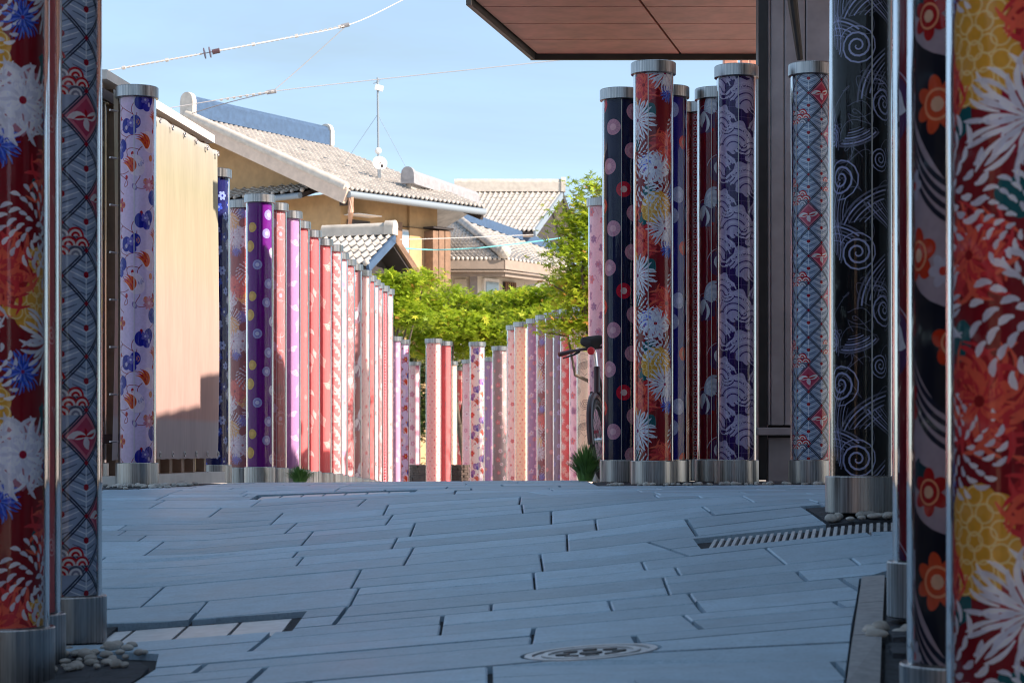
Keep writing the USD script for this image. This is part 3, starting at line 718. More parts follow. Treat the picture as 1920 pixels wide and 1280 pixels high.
def cloth_specks(bg, ink, seed=1, n=70, star=True):
    """a small scattered blossom on a plain ground"""
    r = random.Random(seed); cl = Cloth(bg, .36)
    for i in range(9):
        for j in range(8):
            x, y = CC * (i + .5 * (j % 2)) / 9, .36 * j / 8
            if (i + j * 2) % 3 == 0: cl.flower5(x, y, .011, ink, 1, 5, bg, r.random())
            else:
                for m in range(3): cl.arc(x + r.uniform(-.008, .008), y + r.uniform(-.008, .008), .013, r.random() * 6, r.random() * 6 + 1.5, .0022, ink, 1, 5)
    return cl

WHT, PNK, RED, LIL = (238, 226, 228), (226, 150, 166), (196, 32, 48), (150, 130, 190)
CLOTHS = {
    'chrysanthemum': cloth_chrysanthemum,
    'lattice': cloth_lattice,
    'swirl': cloth_swirl,
    'poppy': cloth_poppy,
    'navy_dots': lambda: cloth_dots((14, 22, 66), [((222, 44, 66), (222, 44, 66), (246, 220, 212)), ((216, 156, 178), None, (236, 190, 200)), ((226, 60, 80), (226, 60, 80), (246, 222, 214)), ((222, 164, 184), (232, 186, 200), (214, 150, 172))], .54, 3, 13, .041),
    'blue_dots': lambda: cloth_dots((28, 22, 128), [((206, 48, 66), None, (236, 110, 100)), ((160, 172, 214), None, (178, 188, 222)), ((206, 66, 60), (216, 90, 80), (160, 120, 110)), ((184, 130, 160), None, (200, 150, 170))], .56, 5, 10, .039),
    'chain': cloth_chain, 'crane': cloth_crane, 'wave': cloth_wave, 'bands': cloth_bands,
    'purple_dots': lambda: cloth_dots((112, 20, 132), [((226, 186, 110), None, (232, 196, 124)), ((176, 172, 222), (150, 140, 206), (222, 218, 240)), ((168, 160, 216), None, (206, 200, 232)), ((226, 206, 226), (190, 176, 216), (240, 232, 244))], .50, 7, 11, .038),
    'blue_floral': lambda: cloth_floral((30, 34, 96), [(70, 92, 190), (150, 168, 222), (40, 50, 140), (206, 212, 236)], 11, .5, 30, .028, None, (24, 26, 80)),
    'red_crest': lambda: cloth_floral((166, 22, 42), [(196, 150, 190), (222, 196, 220), (136, 14, 40)], 12, .46, 16, .03, None, None, (232, 200, 214)),
    'lilac_arcs': lambda: cloth_arcs((140, 84, 176), (226, 202, 232), 13),
    'coral_dots': lambda: cloth_dots((206, 56, 66), [((226, 110, 112), None, (232, 150, 150)), ((150, 130, 176), None, (196, 150, 180)), ((216, 76, 80), None, (236, 190, 186))], .5, 9, 10, .026),
    'red_fans': lambda: cloth_arcs((206, 30, 46), (238, 190, 190), 15, .5, 14, (222, 70, 76)),
    'red_arcs': lambda: cloth_arcs((200, 24, 40), (240, 196, 186), 16, .5, 18),
    'red_scales': lambda: cloth_scales((204, 46, 60), (240, 216, 214), (214, 92, 100)),
    'pink_floral': lambda: cloth_floral((228, 170, 184), [RED, (240, 226, 230), LIL, (214, 90, 110)], 18, .5, 24, .024, (190, 60, 90)),
    'red_white': lambda: cloth_floral((206, 52, 64), [(240, 224, 222), (238, 200, 204), (176, 24, 44)], 19, .42, 24, .030, None, None, (238, 214, 214)),
    'white_poppy': lambda: cloth_poppy((240, 230, 224), .5, 21, (150, 110, 176), (206, 40, 56), (216, 150, 166)),
    'pale_red': lambda: cloth_floral((238, 222, 216), [(206, 40, 52), (226, 150, 150), (214, 84, 84)], 22, .44, 22, .022, (206, 120, 120)),
    'violet_mix': lambda: cloth_floral((116, 66, 156), [(222, 206, 228), (214, 82, 90), (90, 40, 130), (190, 160, 206), (236, 160, 140)], 23, .44, 30, .026, None, None),
    'speckle': lambda: cloth_specks((234, 196, 190), (206, 72, 92), 24),
    'gold_speckle': lambda: cloth_specks((246, 224, 204), (222, 120, 116), 25),
    'plain_red': lambda: cloth_floral((214, 34, 40), [(222, 72, 76), (226, 96, 96), (200, 20, 34)], 26, .5, 14, .03),
    'white_red': lambda: cloth_floral((214, 50, 52), [(244, 236, 228), (246, 240, 236), (236, 190, 176)], 27, .4, 22, .034),
    'lilac_dots': lambda: cloth_dots((122, 92, 186), [((242, 232, 232), None, (246, 238, 236)), ((232, 160, 150), None, (238, 190, 176)), ((236, 216, 220), None, (242, 230, 232))], .44, 28, 14, .027),
    'green_red': lambda: cloth_floral((26, 84, 80), [(206, 44, 56), (236, 226, 226), (214, 90, 90), (180, 160, 190)], 29, .5, 22, .038),
    'black_swirl_white': lambda: cloth_swirl((226, 212, 200), (54, 44, 62), 30, 1.0),
    'grey_dots': lambda: cloth_dots((76, 62, 84), [((226, 96, 96), (240, 200, 190), (226, 80, 84)), ((236, 200, 190), None, (244, 224, 214)), ((226, 140, 140), None, (236, 190, 186))], .44, 31, 11, .028),
    'violet_white': lambda: cloth_floral((226, 210, 224), [(120, 70, 150), (180, 120, 170), (214, 90, 110)], 32, .5, 20, .034, (150, 90, 160)),
    'pink_white': lambda: cloth_floral((236, 212, 218), [(222, 160, 184), (240, 230, 234), (206, 130, 160)], 33, .5, 16, .036, None, None, (246, 236, 240)),
}
def paler(make, k=.34, to=(255, 212, 212)):  # mixes prints towards pale pink: sunlit glow put into the dye of far poles
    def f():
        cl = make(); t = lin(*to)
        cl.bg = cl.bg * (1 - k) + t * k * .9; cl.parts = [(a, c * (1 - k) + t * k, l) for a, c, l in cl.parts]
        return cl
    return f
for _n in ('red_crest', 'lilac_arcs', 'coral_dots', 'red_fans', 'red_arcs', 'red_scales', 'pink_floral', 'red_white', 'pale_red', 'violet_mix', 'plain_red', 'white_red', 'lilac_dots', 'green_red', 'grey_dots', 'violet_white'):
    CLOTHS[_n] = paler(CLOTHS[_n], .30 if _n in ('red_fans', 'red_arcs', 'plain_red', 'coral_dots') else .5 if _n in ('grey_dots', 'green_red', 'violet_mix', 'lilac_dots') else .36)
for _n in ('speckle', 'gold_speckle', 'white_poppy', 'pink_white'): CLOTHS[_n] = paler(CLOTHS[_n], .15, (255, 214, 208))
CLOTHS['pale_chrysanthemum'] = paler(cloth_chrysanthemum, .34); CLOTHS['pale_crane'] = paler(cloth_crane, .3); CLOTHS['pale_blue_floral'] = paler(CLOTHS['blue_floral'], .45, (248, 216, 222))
H = 2.1
PROTO, CLOTHPRIM = {}, {}
def pole_parts(t, pattern, phase):
    obj('base', lathe([(0, 0), (.110, 0), (.1125, .003), (.1125, .116), (.110, .119), (.088, .119), (.088, .121), (0, .121)], 72), 'brushed_steel', t, 30)
    v, f, n, c = CLOTHS[pattern]().build(.121, H - .062, phase)
    m = UsdGeom.Mesh.Define(stage, str(t.GetPath()) + '/printed_cloth')
    m.CreatePointsAttr(Vt.Vec3fArray.FromNumpy(v.astype(np.float32))); m.CreateFaceVertexCountsAttr(Vt.IntArray.FromNumpy(np.full(len(f), 3, np.int32)))
    m.CreateFaceVertexIndicesAttr(Vt.IntArray.FromNumpy(f.astype(np.int32).ravel())); m.CreateSubdivisionSchemeAttr('none')
    m.CreateNormalsAttr(Vt.Vec3fArray.FromNumpy(n.astype(np.float32))); m.SetNormalsInterpolation('vertex')
    UsdGeom.PrimvarsAPI(m).CreatePrimvar('print_color', Sdf.ValueTypeNames.Color3fArray, 'vertex').Set(Vt.Vec3fArray.FromNumpy(c.astype(np.float32)))
    UsdShade.MaterialBindingAPI.Apply(m.GetPrim()).Bind(M['printed_cloth'])
    obj('acrylic_tube', lathe([(.100, .119), (.100, H - .058)], 96), 'acrylic', t, 40)
    obj('seam', T(trimesh.creation.box((.0035, .003, H - .185)), 0, -.0905, (H + .059) / 2), 'seam_strip', t)  # thin strip standing in for the bright upright reflection on the tube
    cp = obj('cap', lathe([(.088, H - .060), (.1105, H - .060), (.1125, H - .058), (.1125, H - .004), (.108, H), (0, H)], 72), 'brushed_steel', t, 30)
    obj('bolt', T(trimesh.creation.cylinder(.006, .012, sections=10), 0, 0, H + .005), 'brushed_steel', cp)
def pole(pattern, x, d, z, rz, label, group, phase):
    if pattern not in PROTO:
        t = thing('printed_pole', label, 'pole', (x, d, z), rz, group)
        pole_parts(t, pattern, phase); PROTO[pattern] = t
        return t
    t = thing('printed_pole', None, None, (x, d, z), rz)
    t.GetReferences().AddInternalReference(PROTO[pattern].GetPath()); t.SetInstanceable(True)
    tag(t, label, 'pole', group)
    return t
GL, GR, GN = 'poles along the left side of the path', 'poles along the right side of the path', 'poles beyond the crest of the path'
# near poles: pattern, centre px, px per metre, turn of the pole, print phase, label, group
NEAR = [
    ('chrysanthemum', 6, 850, -62, .10, 'red pole of big chrysanthemums cut off by the left edge of the photo', GL),
    ('red_fans', 33, 790, 20, .1, 'pole wedged unseen but for its edge behind the leftmost chrysanthemum pole', GL),
    ('lattice', 117, 730, 10, .25, 'blue grey lattice pole with pink cranes right beside the leftmost chrysanthemum pole', GL),
    ('chrysanthemum', 1893, 1175, 52, .52, 'nearest red pole of big chrysanthemums, cut off by the right edge of the photo', GR),
    ('bands', 1812, 1100, -10, .3, 'black and flame red pole with pale grey bands just left of the nearest right pole', GR),
    ('crane', 1763, 880, 30, .3, 'pole showing only its bright edge and a foot, at the dark gravel strip', GR),
    ('swirl', 1613, 580, 15, .2, 'tall black pole with grey swirls standing in white pebbles', GR),
    ('lattice', 1713, 455, 70, .6, 'lattice pole peeping out as a sliver right of the black swirl pole', GR),
]
for pat, cx, s, rz, ph, lab, g in NEAR:
    d = S(s); x = (cx - 960) / s
    pole(pat, x, d, G(x, d), rz, lab, g, ph)
# middle poles, whose feet and tops are both seen
MID = [
    ('blue_floral', 164, 350, 40, .3, 'pole whose dark capped top edge shows between the lattice pole and the pale banner', GL),
    ('poppy', 257, 355, 0, .35, 'white pole with red and blue poppies in front of the pale banner', GL),
    ('navy_dots', 1164, 350, 0, .2, 'navy pole with red and pink round blossoms beside the bicycle', GR),
    ('chrysanthemum', 1225, 376, -20, .52, 'red chrysanthemum pole between the navy dotted and royal blue dotted poles', GR),
    ('blue_dots', 1253, 352, 60, .4, 'royal blue dotted pole half hidden behind the middle chrysanthemum pole', GR),
    ('chain', 1316, 336, 0, .0, 'thin visible strip of red pole with a chain of white beads', GR),
    ('crane', 1342, 350, -20, .3, 'dark red pole with white flying cranes beside the purple wave pole', GR),
    ('wave', 1381, 372, 0, .2, 'purple pole with white curling waves in front of the dark wall', GR),
    ('lattice', 1520, 374, -60, .0, 'blue grey lattice pole with pink cranes in front of the dark wall', GR),
]
for pat, cx, s, rz, ph, lab, g in MID:
    d = S(s); x = (cx - 960) / s
    pole(pat, x, d, G(x, d), rz, lab, g, ph)
def solve(cx, top):
    lo, hi = 8.0, 60.0
    for _ in range(60):
        d = (lo + hi) / 2; x = (cx - 960) * d / FP
        if H + zg(x, d) - (HY - top) * d / FP > 0: lo = d
        else: hi = d
    return d
# poles known by their tops: pattern, px (centre, or right edge of the cap if 'R'), top px, label
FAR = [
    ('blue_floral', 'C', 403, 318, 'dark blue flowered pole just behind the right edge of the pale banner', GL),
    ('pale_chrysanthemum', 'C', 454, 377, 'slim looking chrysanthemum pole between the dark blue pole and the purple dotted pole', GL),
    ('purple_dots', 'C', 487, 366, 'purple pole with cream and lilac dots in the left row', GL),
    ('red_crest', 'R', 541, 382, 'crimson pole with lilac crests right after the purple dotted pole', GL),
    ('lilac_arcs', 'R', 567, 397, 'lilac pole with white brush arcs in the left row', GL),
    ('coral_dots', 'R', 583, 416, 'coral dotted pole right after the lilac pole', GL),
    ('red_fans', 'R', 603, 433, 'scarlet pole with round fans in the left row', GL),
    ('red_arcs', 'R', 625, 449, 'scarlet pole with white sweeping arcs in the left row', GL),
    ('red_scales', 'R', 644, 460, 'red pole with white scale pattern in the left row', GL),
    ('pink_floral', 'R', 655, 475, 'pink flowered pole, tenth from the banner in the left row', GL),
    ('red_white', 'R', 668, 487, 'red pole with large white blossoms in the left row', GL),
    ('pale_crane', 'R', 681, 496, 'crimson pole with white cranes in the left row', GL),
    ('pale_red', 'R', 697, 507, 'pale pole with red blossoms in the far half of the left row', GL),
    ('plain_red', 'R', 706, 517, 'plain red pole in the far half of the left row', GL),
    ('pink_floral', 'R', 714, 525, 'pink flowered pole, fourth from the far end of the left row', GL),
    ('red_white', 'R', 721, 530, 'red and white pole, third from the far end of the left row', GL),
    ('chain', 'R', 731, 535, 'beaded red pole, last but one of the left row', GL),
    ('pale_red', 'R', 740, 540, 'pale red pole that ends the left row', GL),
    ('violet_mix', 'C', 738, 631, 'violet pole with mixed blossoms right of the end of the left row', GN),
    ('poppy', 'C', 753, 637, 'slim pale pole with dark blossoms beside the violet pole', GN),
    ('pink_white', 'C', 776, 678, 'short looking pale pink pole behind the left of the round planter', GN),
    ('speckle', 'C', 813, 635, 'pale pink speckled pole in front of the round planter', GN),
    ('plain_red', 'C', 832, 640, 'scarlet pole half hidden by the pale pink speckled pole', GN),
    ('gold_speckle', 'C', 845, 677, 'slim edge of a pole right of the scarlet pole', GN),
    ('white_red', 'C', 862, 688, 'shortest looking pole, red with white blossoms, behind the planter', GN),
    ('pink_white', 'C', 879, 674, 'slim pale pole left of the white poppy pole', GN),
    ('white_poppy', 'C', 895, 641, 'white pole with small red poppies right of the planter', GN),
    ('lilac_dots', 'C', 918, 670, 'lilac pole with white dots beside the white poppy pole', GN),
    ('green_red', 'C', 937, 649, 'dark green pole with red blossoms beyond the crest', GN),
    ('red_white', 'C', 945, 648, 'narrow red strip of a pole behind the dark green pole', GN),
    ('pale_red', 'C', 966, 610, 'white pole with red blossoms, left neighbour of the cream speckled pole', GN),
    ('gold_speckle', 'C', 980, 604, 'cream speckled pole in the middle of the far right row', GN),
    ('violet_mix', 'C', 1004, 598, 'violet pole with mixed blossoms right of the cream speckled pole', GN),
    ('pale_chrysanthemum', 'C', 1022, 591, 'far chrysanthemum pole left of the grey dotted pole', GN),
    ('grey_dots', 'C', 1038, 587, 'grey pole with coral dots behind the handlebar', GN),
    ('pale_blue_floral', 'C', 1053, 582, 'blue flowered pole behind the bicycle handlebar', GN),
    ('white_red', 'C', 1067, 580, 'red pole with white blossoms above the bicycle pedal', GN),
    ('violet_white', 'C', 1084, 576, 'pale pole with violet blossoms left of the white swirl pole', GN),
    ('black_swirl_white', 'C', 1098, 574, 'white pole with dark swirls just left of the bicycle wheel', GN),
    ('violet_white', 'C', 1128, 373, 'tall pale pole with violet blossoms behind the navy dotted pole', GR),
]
rng = random.Random(77); placed = []
for pat, how, cx, top, lab, g in FAR:
    d = solve(cx, top)
    if how == 'R':
        cx = cx - .1125 * FP / d; d = solve(cx, top)
    x = (cx - 960) * d / FP
    for _ in range(40):                                   # stand clear of those placed before
        near = [q for q in placed if math.hypot(q[0] - x, q[1] - d) < .235]
        if not near: break
        d += -.03 if cx > 990 and cx < 1105 else .03; x = (cx - 960) * d / FP
    placed.append((x, d))
    zb = (HY - top) * d / FP + E - H
    pole(pat, x, d, min(zb, G(x, d)), rng.uniform(-180, 180), lab, g, rng.random())
print('poles', [(round(a, 2), round(b, 2)) for a, b in placed])
# the inner right row, standing behind the near cluster
for k, (x, d, pat) in enumerate(((.92, 11.9, 'red_arcs'), (.98, 12.9, 'poppy'), (1.03, 13.9, 'lilac_arcs'), (1.07, 14.9, 'pink_floral'), (1.12, 15.9, 'red_crest'), (1.16, 16.9, 'violet_mix'), (1.22, 18.0, 'green_red'))):
    pole(pat, x, d, G(x, d), 50 * k, ('scarlet arc', 'white poppy', 'lilac arc', 'pink flowered', 'crimson crest', 'violet blossom', 'dark green')[k] + ' pole of the inner right row, behind the near cluster of poles', GR, .2)
# ================================================================ banner and its fence
mat('banner_cloth', {
    'g': ('geometry', {}), 's': ('separate_xyz', {}), 'r': ('map_range', {'from_min': .55, 'from_max': 2.45, 'to_min': 0, 'to_max': 1, 'clamp': True}),
    'ramp': ('rgb_ramp', {'ramp': [(0, (.54, .46, .46)), (.055, (.54, .46, .46)), (.07, (.60, .39, .35)), (.42, (.60, .42, .35)), (.58, (.53, .43, .32)), (.80, (.46, .425, .30)), (.95, (.48, .45, .37)), (.965, (.52, .51, .50)), (1, (.52, .51, .50))]}),
    'mp': ('mapping', {'scale': (5.0, 5.0, .7)}), 'n': ('noise_texture', {'scale': 6.0, 'detail': 5.0, 'roughness': .65}),
    'mr': ('map_range', {'from_min': .3, 'from_max': .7, 'to_min': .92, 'to_max': 1.05}), 'h': ('hsv', {}),
    'd': ('diffuse_bsdf', {}), 't': ('translucent_bsdf', {}), 'm': ('mix_closure', {'fac': .35})},
    [('g.position', 's.vector'), ('s.z', 'r.value'), ('r.result', 'ramp.fac'), ('g.position', 'mp.vector'), ('mp.vector', 'n.vector'), ('n.fac', 'mr.value'), ('mr.result', 'h.value'), ('ramp.color', 'h.color'), ('h.color', 'd.color'), ('h.color', 't.color'), ('d.BSDF', 'm.closure1'), ('t.BSDF', 'm.closure2')], surface='m.closure')
plain('fence_wood', (.36, .25, .18), .7, vary=(8, .7, 1.2), bump=(40, .4, .006))
plain('fence_dark', (.06, .03, .03), .7, vary=(8, .7, 1.2))
plain('pale_plinth', (.6, .56, .52), .7, vary=(6, .85, 1.1))
B0, B1 = PD(212, 840, 11.30), PD(408, 840, 13.62)
bu = (B1 - B0) / np.linalg.norm(B1 - B0); bn = np.array([bu[1], -bu[0], 0]); BL = np.linalg.norm(B1 - B0)
ban = thing('banner', 'pale yellow to peach cloth banner hung on the timber fence', 'banner')
na, nz = 90, 40
aa, zz = np.meshgrid(np.linspace(0, BL, na), np.linspace(0, 1, nz), indexing='ij')
zt, zb_ = E + 1.90, E - .065
wob = .006 * np.sin(aa * 19 + .6 * np.sin(zz * 3)) + .012 * (meshkit.noise(np.stack([aa * 5, zz * 1.2, 0 * aa], -1)) - .5) + .018 * np.sin(zz * 2.4) * (1 - zz)
sag = .005 * np.abs(np.sin(aa / BL * math.pi * 9)) * zz - .004 * np.abs(np.sin(aa / BL * math.pi * 14)) * (1 - zz)
V = B0 + bu * aa[..., None] + bn * (wob[..., None]); V[..., 2] = zb_ + (zt - zb_) * zz - sag
i, j = np.meshgrid(np.arange(na - 1), np.arange(nz - 1), indexing='ij'); q = np.stack([i * nz + j, (i + 1) * nz + j, (i + 1) * nz + j + 1, i * nz + j + 1], -1).reshape(-1, 4)
obj('sheet', (V.reshape(-1, 3), q), 'banner_cloth', ban, True)
plain('eyelet', (.35, .33, .33), .4, metal=.8)
for k in range(9):
    for z in (zt - .03, zb_ + .03):
        p = B0 + bu * (.05 + (BL - .1) * k / 8) + bn * .016; p[2] = z
        m = trimesh.creation.torus(.014, .004, 12, 6); m.apply_transform(trimesh.geometry.align_vectors((0, 0, 1), bn)); m.apply_translation(p); obj('eyelet', m, 'eyelet', ban)
for k in range(8):
    p = B0 + bu * .018 + bn * .012; p[2] = zb_ + .1 + k * .25; obj('tie', tube([p, p - bu * .05 + bn * -.02], .006, 6), 'eyelet', ban)
fe = thing('timber_fence', 'timber fence of upright boards behind the pale banner', 'fence')
gzf = G(-2.05, 12.7)
for k in range(9):
    p = B0 + bu * (.04 + (BL - .08) * k / 8) - bn * .10
    obj('post', obar((p[0], p[1], gzf + .05), (p[0], p[1], zt + .06), .055, .05, bu), 'fence_wood', fe)
for k in range(26):
    p = B0 + bu * (.02 + (BL - .04) * k / 25) - bn * .165
    obj('board', obar((p[0], p[1], gzf + .02), (p[0], p[1], zt + .05), .085, .014, -bn), 'fence_wood' if k % 3 else 'fence_dark', fe)
for z, w in ((zt + .075, .13), ): obj('top_rail', obar(B0 - bn * .09 - bu * .03 + (0, 0, z - E), B1 - bn * .09 + bu * .03 + (0, 0, z - E), w, .05), 'pale_plinth', fe)
obj('rail', obar(B0 - bn * .063 + (0, 0, zt - .02 - E), B1 - bn * .063 + (0, 0, zt - .02 - E), .02, .055), 'fence_dark', fe)
obj('rail', obar(B0 - bn * .063 + (0, 0, .55 - E), B1 - bn * .063 + (0, 0, .55 - E), .02, .05), 'fence_dark', fe)
obj('plinth', obar(B0 - bn * .05 + (0, 0, gzf + .02 - E), B1 - bn * .05 + (0, 0, gzf + .02 - E), .2, .07), 'pale_plinth', fe)

# fence added beyond the frame: cuts low sky light mirrored in the near tubes
lf = thing('timber_fence', 'unseen dark fence added left of the near poles to block low sky light', 'fence')
for k in range(8):
    d0 = -5 + k * 1.95; obj('post', bx(-2.86, -2.77, d0 - .045, d0 + .045, G(-2.8, d0) - .1, G(-2.8, d0) + 2.15), 'fence_dark', lf)
    if k < 7:
        for m_ in range(7):
            z = G(-2.8, d0 + 1) + .04 + m_ * .285; obj('board', bx(-2.83, -2.80, d0 + .05, d0 + 1.90, z, z + .27), 'fence_wood' if (k + m_) % 3 else 'fence_dark', lf)

# ================================================================ round planter of stacked dark slate
plain('stacked_slate', (.075, .05, .04), .85, vary=(20, .5, 1.6), bump=(50, .5, .01))
plx, pld = (823 - 960) / 135.6, FP / 135.6
pl = thing('round_planter', 'round dark planter of stacked flat stones beyond the crest', 'planter', (plx, pld, G(plx, pld)))
zt_ = E - .225 - G(plx, pld); nc = 15; rp = random.Random(3)
for k in range(nc):
    for m_ in range(11):
        a0 = (m_ + .5 * (k % 2)) * 2 * math.pi / 11 + .012; a1 = a0 + 2 * math.pi / 11 - .024
        R_ = .42 + rp.uniform(-.012, .012); aa_ = np.linspace(a0, a1, 5)
        pg = Polygon([(R_ * math.cos(a), R_ * math.sin(a)) for a in aa_] + [(.30 * math.cos(a), .30 * math.sin(a)) for a in aa_[::-1]])
        obj('stone', trimesh.creation.extrude_polygon(pg, zt_ / nc - .004, engine='earcut').apply_translation((0, 0, k * zt_ / nc)), 'stacked_slate', pl)
obj('soil', trimesh.creation.cylinder(.31, .05, sections=32).apply_translation((0, 0, zt_ - .06)), 'ground_soil', pl)

# ================================================================ bicycle, half hidden by the navy pole
plain('rubber', (.014, .014, .016), .75)
plain('bike_frame', (.03, .012, .016), .35)
plain('grip_brown', (.22, .045, .04), .6, vary=(40, .8, 1.2))
plain('red_lens', (.55, .01, .02), .2)
plain('chrome', (.75, .75, .76), .18, metal=1.0)
plain('pedal_red', (.42, .03, .07), .4)
bd = FP / 262; bxp = (1131 - 960) / 262.0
bike = thing('bicycle', 'dark bicycle with brown grips parked behind the navy dotted pole', 'bicycle', (bxp, bd, G(bxp, bd)), 0)
# built in its own frame: x forward, y left, z up; front wheel hub over the origin; then turned and leaned
RWh = .335
Rz = trimesh.transformations.rotation_matrix(math.radians(-103), (0, 0, 1)); Rl = trimesh.transformations.rotation_matrix(math.radians(6), (1, 0, 0))
BM = trimesh.transformations.concatenate_matrices(Rz, Rl, np.diag([.88, .88, .88, 1.0]))
def bo(name, m, mt, parent=bike, smooth=30):
    m.apply_transform(BM); return obj(name, m, mt, parent, smooth)
def wheel(x):
    t = trimesh.creation.torus(RWh - .022, .024, 48, 12); t.apply_transform(trimesh.transformations.rotation_matrix(math.pi / 2, (1, 0, 0))); t.apply_translation((x, 0, RWh))
    w = bo('tyre', t, 'rubber')
    rm = trimesh.creation.annulus(RWh - .062, RWh - .040, .028, sections=48); rm.apply_transform(trimesh.transformations.rotation_matrix(math.pi / 2, (1, 0, 0))); rm.apply_translation((x, 0, RWh)); bo('rim', rm, 'dark_iron')
    bo('hub', tube([(x, -.05, RWh), (x, .05, RWh)], .022, 12), 'chrome')
    sp = [tube([(x, .02 * (-1) ** k, RWh), (x + (RWh - .06) * math.cos(k * math.pi / 14), 0, RWh + (RWh - .06) * math.sin(k * math.pi / 14))], .0013, 4) for k in range(28)]
    bo('spokes', cat(*sp), 'dark_iron', smooth=False)
    a = np.linspace(-.1, 2.6, 22); fd = np.stack([x + (RWh + .03) * np.cos(a), 0 * a, RWh + (RWh + .03) * np.sin(a)], 1)
    bo('mudguard', tube(fd, .026, 8), 'bike_frame')
wheel(0); wheel(-1.06)
crown = np.array((-.13, 0, RWh + .40)); head = np.array((-.23, 0, RWh + .60)); seat = np.array((-.82, 0, RWh + .50)); bb = np.array((-.62, 0, .285)); rear = np.array((-1.06, 0, RWh))
for s in (-1, 1): bo('fork_blade', tube([(0, .06 * s, RWh), (-.03, .06 * s, RWh + .12), crown + (0, .045 * s, 0)], [.010, .013, .015], 10), 'bike_frame')
bo('head_tube', tube([crown - (-.01, 0, .02), head], .027, 14), 'bike_frame')
bo('down_tube', tube([crown + (-.03, 0, .05), bb], .025, 12), 'bike_frame'); bo('top_tube', tube([head - (0, 0, .06), bb + (-.06, 0, .18)], .020, 12), 'bike_frame')
bo('seat_tube', tube([bb, seat], .02, 12), 'bike_frame'); bo('seat_post', tube([seat, seat + (-.04, 0, .13)], .0135, 10), 'chrome')
for s in (-1, 1):
    bo('chain_stay', tube([bb, rear + (0, .055 * s, 0)], .011, 8), 'bike_frame'); bo('seat_stay', tube([seat - (0, 0, .05), rear + (0, .055 * s, 0)], .009, 8), 'bike_frame')
import manifold3d as m3
def hull(*sph):
    P_ = []
    for x, y, z, r in sph:
        s_ = trimesh.creation.icosphere(2, r).vertices + (x, y, z); P_.append(s_)
    return trimesh.convex.convex_hull(np.vstack(P_))
sz = seat[2] + .16
bo('saddle', hull((-.98, .06, sz, .045), (-.98, -.06, sz, .045), (-.86, 0, sz + .005, .04), (-.72, 0, sz, .022)), 'rubber')
bo('stem', tube([head, head + (.0, 0, .13), head + (.06, 0, .16)], .015, 10), 'chrome')
hb = head + (.06, 0, .16)
bar = bo('handlebar', tube([hb + (-.10, .30, -.01), hb + (-.06, .20, .0), hb + (.0, .08, .0), hb, hb + (.0, -.08, 0), hb + (-.06, -.20, 0), hb + (-.10, -.30, -.01)], .0125, 10), 'bike_frame')
for s in (-1, 1):
    bo('grip', tube([hb + (-.075, .19 * s, 0), hb + (-.10, .245 * s, -.006), hb + (-.12, .315 * s, -.012)], [.018, .019, .021], 12), 'grip_brown')
    bo('brake_lever', tube([hb + (-.02, .12 * s, -.01), hb + (-.01, .17 * s, -.035), hb + (-.05, .27 * s, -.05)], [.013, .008, .006], 8), 'rubber')
bo('headset', hull((hb[0] + .0, .0, hb[2] + .01, .03), (hb[0] + .05, 0, hb[2] + .05, .035), (hb[0] + .02, .06, hb[2] + .06, .04), (hb[0] + .02, -.06, hb[2] + .06, .04)), 'rubber')
lamp = bo('front_lamp', tube([hb + (.02, .0, -.02), hb + (.09, .0, -.025), hb + (.115, 0, -.027)], [.028, .036, .03], 16), 'chrome')
bo('reflector', tube([hb + (.116, 0, -.027), hb + (.126, 0, -.027)], [.032, .024], 16), 'red_lens')
bo('bell', hull((hb[0] + .02, .10, hb[2] + .03, .022)), 'chrome')
bo('chainring', tube([bb + (0, -.055, 0), bb + (0, -.065, 0)], .085, 28), 'chrome')
bo('crank', tube([bb + (0, -.07, 0), bb + (.10, -.085, .135)], .011, 8), 'chrome'); bo('crank', tube([bb + (0, .07, 0), bb + (-.10, .085, -.135)], .011, 8), 'chrome')
for s in (-1, 1):
    c = bb + (.10 * -s, .14 * s, -.135 * s); m = bevel_box(.075, .10, .026, .004); m.apply_translation(c); bo('pedal', m, 'pedal_red', smooth=False)
bo('kickstand', tube([rear + (.02, -.06, -.02), rear + (.05, -.20, -RWh + .02)], .009, 8), 'chrome')

# ================================================================ grass tufts
plain('grass_blade', (.09, .19, .04), .6, vary=(12, .6, 1.5))
def tuft(x, d, n, h, spread, label, seed, lean=(0, 0)):
    r = random.Random(seed); ms = []
    z = G(x, d)
    v, f = [], []
    for k in range(n):
        a, q = r.uniform(0, 6.3), r.random(); L = h * r.uniform(.6, 1.1); bx0, by0 = spread * .35 * q * math.cos(a), spread * .35 * q * math.sin(a)
        out = spread * (.25 + .9 * q) * r.uniform(.5, 1.1); w = .0045
        pts = [(bx0 + out * t ** 1.7 * math.cos(a) + lean[0] * t, by0 + out * t ** 1.7 * math.sin(a) + lean[1] * t, L * (t - .42 * q * t * t)) for t in (0, .35, .7, 1)]
        px, py = -math.sin(a) * w, math.cos(a) * w; b = len(v)
        for (X_, Y_, Z_), s in zip(pts, (1, .9, .6, .12)): v += [(X_ + px * s, Y_ + py * s, Z_), (X_ - px * s, Y_ - py * s, Z_)]
        for i in range(3): f += [[b + 2 * i, b + 2 * i + 1, b + 2 * i + 3], [b + 2 * i, b + 2 * i + 3, b + 2 * i + 2]]
    t = thing('grass_tuft', label, 'grass', (x, d, z))
    tag(obj('blades', trimesh.Trimesh(v, f, process=False), 'grass_blade', t), kind='stuff')
dg = 12.05
tuft((1098 - 960) * dg / FP, dg, 700, .21, .11, 'spiky dark green grass tuft at the foot of the navy dotted pole', 1)
tuft((562 - 960) * 15.2 / FP, 15.2, 350, .13, .12, 'small green grass tuft at the foot of the left row', 2)

